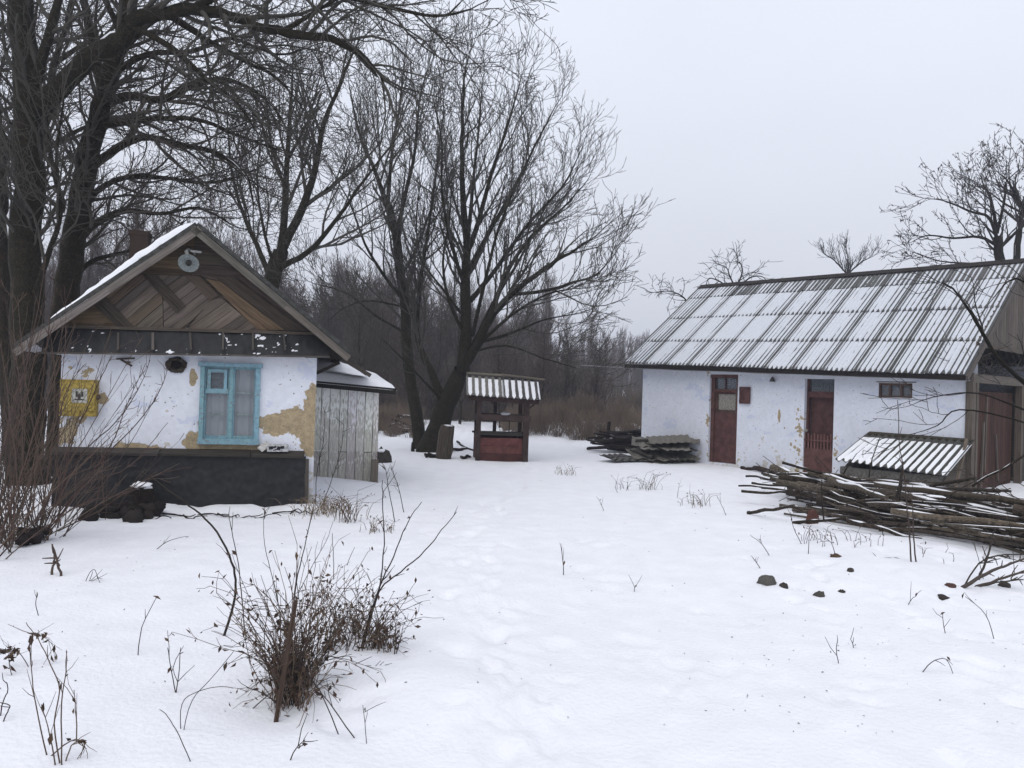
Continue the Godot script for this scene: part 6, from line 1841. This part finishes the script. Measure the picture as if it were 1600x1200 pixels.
	# --- thin stalks standing alone in the snow
	var singles := [
		[[[881, 897], [879, 870], [875, 848]], "single thin dark stalk in the middle of the open snow"],
		[[[215, 1024], [222, 980], [245, 932]], "pale curved grass stalk alone in the snow at left"],
		[[[62, 962], [56, 945], [58, 925]], "small hooked stalk in the snow at left"],
		[[[276, 1082], [268, 1050], [262, 1012]], "leafy-tipped pair of stalks in the left snow, first"],
		[[[274, 1082], [279, 1055], [282, 1012]], "leafy-tipped pair of stalks in the left snow, second"],
		[[[240, 858], [262, 846], [291, 838]], "bent black twig lying on snow before the plinth"],
		[[[990, 925], [992, 918], [994, 914]], "tiny stalk stub in the open snow right of centre"],
		[[[1312, 1036], [1307, 1018], [1309, 1000]], "thin bent stalk in the snow at lower right"],
		[[[1336, 1012], [1332, 1005], [1329, 998]], "stub of a stalk right of the thin bent one"],
		[[[1479, 990], [1474, 975], [1473, 958]], "fine leaning stalk in the snow at far right"],
		[[[1555, 998], [1540, 960], [1508, 932]], "long bent stalk arching left in the right snow"],
		[[[1436, 1050], [1455, 1035], [1478, 1030], [1490, 1055]], "arched dry twig lying on the snow at lower right"],
		[[[1468, 1012], [1480, 1016], [1492, 1018]], "short curved twig on the snow above the arched one"],
		[[[1415, 946], [1425, 936], [1432, 931]], "tiny bent twig left of the fallen branches"],
		[[[1255, 850], [1240, 825], [1235, 800]], "thin dark weed stalk in front of the woodpile"],
		[[[1263, 866], [1264, 845], [1265, 822]], "straight thin stalk in front of the woodpile"],
		[[[1306, 865], [1300, 850], [1292, 843]], "leaning stalk before the woodpile's foot"],
		[[[1205, 868], [1190, 850], [1172, 836]], "crooked black stick poking from the snow below the woodpile"],
		[[[1191, 888], [1180, 876], [1173, 868]], "short crooked stick under the larger one"],
		[[[1538, 905], [1525, 860], [1512, 835]], "dark stem leaning left before right end of woodpile"],
		[[[1586, 900], [1580, 830], [1570, 790], [1555, 760]], "thin tall stem at right edge before the woodpile"],
		[[[1136, 805], [1128, 790], [1120, 775]], "thin stalk by the tuft left of the woodpile"],
		[[[967, 770], [962, 762], [963, 752]], "small weed stalk with seed head in the yard"],
		[[[1058, 778], [1060, 765], [1062, 755]], "dark seed stalk in the yard before the barn"],
		[[[945, 798], [938, 785], [932, 776]], "faint thin stalk in the yard snow"]]
	for q in singles:
		stalk("dry_stalk", q[1], "stalk", "stalks standing in the snow", [q[0]], 0.0042 if q[0][0][1] < 900 else 0.003, 0.0018, tone(dk, 0.3), 2, 1)
	# --- double stem before the cellar
	stalk("sapling", "two thin upright sapling stems rising before the woodpile", "sapling", "", [[[1424, 880], [1422, 840], [1418, 800], [1412, 740], [1405, 690], [1403, 625]], [[1432, 880], [1428, 840], [1426, 790], [1420, 760]], [[1418, 874], [1400, 872], [1366, 872]]], 0.008, 0.003, Color(0.07, 0.052, 0.045), 4, 0)
	# --- tufts by the barn path and the pale grass by the plinth
	for q in [[1090, 790, 26, 0.32, straw * 0.55, "bent brown grass tuft in the snow before the woodpile"], [590, 830, 30, 0.2, straw * 0.7, "flattened straw tuft right of the small house"], [505, 800, 130, 0.28, straw, "dense pale grass tuft at the plinth corner"], [880, 742, 24, 0.25, straw * 0.8, "fine straw tuft in the yard before the well"], [1010, 765, 22, 0.4, straw * 0.5, "feathery weed tuft in the yard before the slates"], [975, 765, 9, 0.3, dk, "dark seedy weed left of the feathery tuft"], [1230, 735, 26, 0.3, dk, "dark seedy weeds against the barn wall between doors"], [1345, 850, 15, 0.17, br, "low brown weeds at the front foot of woodpile"], [1280, 845, 16, 0.22, br, "leafy dry weeds before the left half of woodpile"], [1470, 870, 11, 0.13, br, "scattered weed tips before the right logs"], [545, 815, 30, 0.5, br, "wispy brown weeds beside the pale grass tuft"]]:
		var c0 := on_ground(q[0], q[1])
		var t := thing("grass_tuft", q[5], "grass", Transform3D(Basis.IDENTITY, c0), "tufts in the snow")
		var mb := MB.new(); var lf := MB.new()
		var spread := 0.3 if q[2] > 35 or q[5].begins_with("low") or q[5].begins_with("scattered") else 0.18
		for k in q[2]:
			var p := Vector3(rg.randfn(0, 0.6) * spread, 0, rg.randfn(0, 0.6) * spread)
			var d := Vector3(rf(-0.7, 0.7), 1, rf(-0.5, 0.5)).normalized()
			var L: float = q[3] * rf(0.25, 1.3)
			mb.col = tone(q[4], 0.3)
			var a := p + d * L * 0.55; var b := a + (d + Vector3(rf(-0.8, 0.8), -0.7, rf(-0.4, 0.4))).normalized() * L * 0.45
			mb.tube(PackedVector3Array([p - Vector3(0, 0.05, 0), p.lerp(a, 0.5) + rv() * 0.01, a, b]), PackedFloat32Array([0.0032, 0.003, 0.0024, 0.001]), 4)
			if rg.randf() < 0.5: curl(lf, b, rf(0.01, 0.022))
		part(t, "stalks", mb, M.twig).set_meta("kind", "stuff"); part(t, "leaves", lf, M.leaf).set_meta("kind", "stuff")
	# --- leafless shrub beside the plinth corner and next to the shed
	for q in [[[493, 790], [[493, 790], [495, 740], [505, 690], [508, 635]], "thin dark shrub stems before the lean-to shed"], [[515, 800], [[500, 795], [520, 745], [533, 700], [537, 655]], "branching shrub between plinth and lean-to shed"], [[640, 800], [[618, 815], [608, 770], [603, 735], [595, 720]], "arching dry shoot right of the lean-to shed"], [[650, 790], [[632, 800], [622, 760], [610, 730]], "second arching shoot right of the lean-to shed"]]:
		stalk("shrub", q[2], "shrub", "shrubs by the shed", [q[1]], 0.006, 0.0025, dk, 12, 0)
	# --- tall weeds bottom left
	stalk("tall_weed", "tall branching dry weed at the lower left corner", "weed", "tall weeds lower left", [[[95, 1192], [85, 1130], [93, 1080], [80, 1040], [60, 1000], [40, 972]], [[76, 1180], [60, 1120], [50, 1060], [48, 1000]], [[97, 1195], [96, 1100], [103, 1050], [104, 1015]], [[120, 1160], [119, 1120], [116, 1078]], [[88, 1196], [78, 1150], [64, 1100]], [[68, 1180], [110, 1158], [133, 1162], [118, 1190]], [[100, 1190], [112, 1165], [130, 1165], [120, 1195]]], 0.0032, 0.0014, Color(0.11, 0.08, 0.06), 3, 2)
	stalk("tall_weed", "seed-headed dry weed above the lower left corner", "weed", "tall weeds lower left", [[[50, 1042], [30, 1020], [12, 1018], [2, 1018]], [[50, 1040], [46, 1000], [60, 992], [80, 1005], [90, 1030]], [[22, 1055], [14, 1035], [18, 1012]]], 0.0025, 0.0012, Color(0.07, 0.055, 0.045), 8, 14)
	stalk("tall_weed", "black bent twig cut by the left picture edge", "weed", "tall weeds lower left", [[[0, 1118], [5, 1095], [12, 1080], [10, 1066]], [[0, 1128], [12, 1112], [14, 1102], [0, 1098]]], 0.003, 0.002, dk, 1, 0)
	stalk("dry_cane", "stub of a cut cane with twigs in the left snow", "cane", "", [[[80, 898], [83, 885], [86, 872]], [[98, 900], [90, 880], [80, 850]]], 0.012, 0.006, Color(0.08, 0.06, 0.05), 4, 0)
	stalk("dry_stalk", "hooked black twig in the left snow before the plinth", "stalk", "", [[[132, 908], [140, 895], [148, 890], [153, 905]], [[138, 908], [145, 893]]], 0.003, 0.002, dk, 2, 0)
	# --- red-brown bush at the left edge
	rg.seed = 720
	var P := {"levels": 2, "dens": [3.5, 4.5], "lens": [0.38, 0.16], "ang": 0.5, "wander": 0.07, "lift": Vector3(0, 0.03, 0), "tip": 0.0018, "rmax": [0.005, 0.003]}
	for bsh in 6:
		var bu: float = [8, 38, 78, -25, 22, 130][bsh]; var bv: float = [850, 842, 822, 868, 815, 812][bsh]
		var c0 := on_ground(bu, bv)
		var t := thing("cane_bush", ["red-brown cane bush at the left edge, middle clump", "red-brown cane bush whose canes arch over the gas cabinet", "red-brown cane bush nearest the black plinth", "red-brown cane bush cut by the left picture edge", "red-brown cane bush close against the massive trunk", "low red-brown cane bush at plinth's left foot"][bsh], "bush", Transform3D(Basis.IDENTITY, c0), "cane bushes at the left")
		var mb := MB.new()
		var nn: int = [36, 25, 11, 38, 38, 10][bsh]
		for k in nn:
			mb.col = tone([Color(0.085, 0.060, 0.049), Color(0.062, 0.048, 0.041), Color(0.11, 0.078, 0.062)][k % 3], 0.2)
			var b := Vector3(rf(-0.3, 0.3), -0.03, rf(-0.25, 0.25))
			var lean := rf(-0.5, 0.45) if k % 8 else rf(0.3, 1.5)
			var d := Vector3(lean, 1.0, rf(-0.5, 0.5)).normalized()
			var L := rf(0.9, 2.9) / (1.0 + 0.5 * absf(lean))
			if bsh == 5 or bsh == 2: L *= 0.45
			var pts := PackedVector3Array([b]); var q := b
			for i in 8:
				d = (d + rv() * 0.07 + Vector3(0.0, -0.045 if lean < 0.8 else 0.02, 0)).normalized()
				q += d * L / 8.0; pts.append(q)
			var rr := radii(9, rf(0.0035, 0.0075), 0.0018)
			mb.tube(pts, rr, 5)
			sprout(mb, pts, rr, L, 1, P, 0.3)
		part(t, "canes", mb, M.twig).set_meta("kind", "stuff")
	# measured long shoots before the white wall
	var shoots := [[[60, 835], [120, 720], [180, 660], [215, 610], [235, 562]], [[70, 832], [150, 730], [215, 660], [250, 610], [262, 575]], [[60, 838], [130, 760], [200, 730], [262, 660]], [[90, 825], [110, 700], [140, 630], [165, 575], [175, 555]], [[75, 830], [170, 700], [195, 640], [228, 568]], [[50, 845], [120, 790], [200, 770], [250, 740], [300, 730]], [[80, 830], [150, 800], [210, 760], [245, 735]], [[95, 822], [90, 700], [100, 620], [130, 570]], [[40, 840], [62, 640], [78, 500], [85, 430]], [[20, 850], [30, 640], [60, 480], [72, 400]]]
	for k in shoots.size():
		stalk("bush_shoot", "long bare shoot sweeping up across the white house wall" if k < 5 or k == 7 else "long bare shoot bending low before the black plinth" if k < 7 else "tall bare shoot standing before the massive trunk", "shoot", "shoots of the cane bushes", [shoots[k]], 0.008, 0.0025, tone(Color(0.075, 0.05, 0.042), 0.2), 14, 0, 5)
	# --- fallen branches lower right
	var fb := [[[1498, 918], [1540, 895], [1580, 880], [1625, 862]], [[1520, 915], [1560, 905], [1600, 893], [1640, 885]], [[1525, 905], [1540, 880], [1548, 855], [1552, 830]], [[1505, 912], [1530, 880], [1560, 868], [1600, 866]], [[1530, 920], [1545, 938], [1560, 925], [1570, 945], [1600, 960]], [[1410, 895], [1440, 912], [1475, 922], [1505, 920]], [[1398, 900], [1410, 915], [1445, 922]], [[1555, 935], [1570, 965], [1590, 990]], [[1518, 915], [1555, 910], [1600, 905]]]
	for k in fb.size():
		var b := stalk("fallen_branch", ["thick fallen branch slanting up to the right edge", "fallen branch just under the thick slanting one", "upright fork of the fallen branches at right", "thin upper twig of the fallen branches", "crooked knotty branch end on the snow at right", "thin branch lying left of the fallen branches", "thinner branch below the one lying left", "twig drooping below the crooked branch", "straight middle branch among the fallen branches"][k], "branch", "fallen branches at right", [fb[k]], [0.018, 0.014, 0.012, 0.007, 0.016, 0.006, 0.005, 0.005, 0.01][k], 0.005, tone(Color(0.06, 0.048, 0.042), 0.2), 7, 0)
	# twigs of brush hanging before the barn's right end
	rg.seed = 740
	for q in [[1600, 800, 1490, 730, "thin stem leaning left before the rust-brown barn doors"], [1610, 815, 1540, 740, "second thin stem leaning left before the barn doors"]]:
		var b0 := on_ground(q[0], q[1] + 30)
		stalk("brush_stem", q[4], "stem", "stems before the barn end", [[[q[0], q[1] + 30], [(q[0] + q[2]) / 2.0 + 10, (q[1] + q[3]) / 2.0], [q[2], q[3]]]], 0.007, 0.003, Color(0.06, 0.05, 0.042), 8, 0)

func _ready():
	# camera
	var pitch := atan(8.0 / 1200.0)
	cam_basis = Basis(Vector3.RIGHT, pitch) * Basis(Vector3.BACK, 0.030)
	var cam := Camera3D.new()
	cam.name = "camera"
	cam.transform = Transform3D(cam_basis, EYE)
	cam.fov = rad_to_deg(2.0 * atan(600.0 / FOC))
	cam.near = 0.05; cam.far = 2000.0
	add_child(cam)
	cam.current = true
	# overcast sky: paler overhead, lavender grey towards the horizon, with soft cloud banks
	var im := Image.create(512, 256, false, Image.FORMAT_RGBF)
	var cl := noise(1.6, 900, 4)
	for y in 256:
		var e := PI * (0.5 - (y + 0.5) / 256.0)
		for x in 512:
			var a := TAU * x / 512.0
			var d := Vector3(cos(a) * cos(e), sin(e) * 2.2, sin(a) * cos(e))
			var f := smoothstep(0.0, 0.42, maxf(sin(e), 0.0))
			var k := Color(0.615, 0.64, 0.715).lerp(Color(0.74, 0.78, 0.88), f)
			k = k * (1.0 + 0.05 * cl.get_noise_3dv(d))
			im.set_pixel(x, y, k)
	var sky := Sky.new()
	var pm := PanoramaSkyMaterial.new()
	pm.panorama = ImageTexture.create_from_image(im)
	sky.sky_material = pm
	var env := Environment.new()
	env.background_mode = Environment.BG_SKY
	env.sky = sky
	env.tonemap_mode = Environment.TONE_MAPPER_LINEAR
	env.tonemap_exposure = 1.14
	env.sdfgi_enabled = true; env.ssao_enabled = true; env.ssil_enabled = true
	env.fog_enabled = true
	env.fog_density = 0.0022
	env.fog_light_color = Color(0.80, 0.82, 0.88)
	var we := WorldEnvironment.new()
	we.name = "environment"
	we.environment = env
	add_child(we)
	var sun := DirectionalLight3D.new()
	sun.name = "sun"
	sun.light_energy = 0.4
	sun.light_color = Color(1.0, 0.98, 0.95)
	sun.light_angular_distance = 60.0
	sun.rotation_degrees = Vector3(-55, -25, 0)
	sun.shadow_enabled = true
	add_child(sun)

	lumps.frequency = 0.12; lumps.seed = 3; lumps.fractal_octaves = 3
	drift.frequency = 0.7; drift.seed = 8; drift.fractal_octaves = 3
	var hb := Basis(Vector3.UP, 0.2496)
	HOUSE = Transform3D(hb, Vector3(-4.014, 0, -9.679))
	BARN = Transform3D(Basis(Vector3.UP, -atan2(0.749, 0.663)), Vector3(3.272, 0, -19.227))
	make_materials()
	ground()
	house()
	lean_to()
	barn()
	well()
	print("built ", Time.get_ticks_msec())
	trees()
	print("trees ", Time.get_ticks_msec())
	woods()
	print("woods ", Time.get_ticks_msec())
	woodpile()
	clutter()
	plants()
	print("plants ", Time.get_ticks_msec())
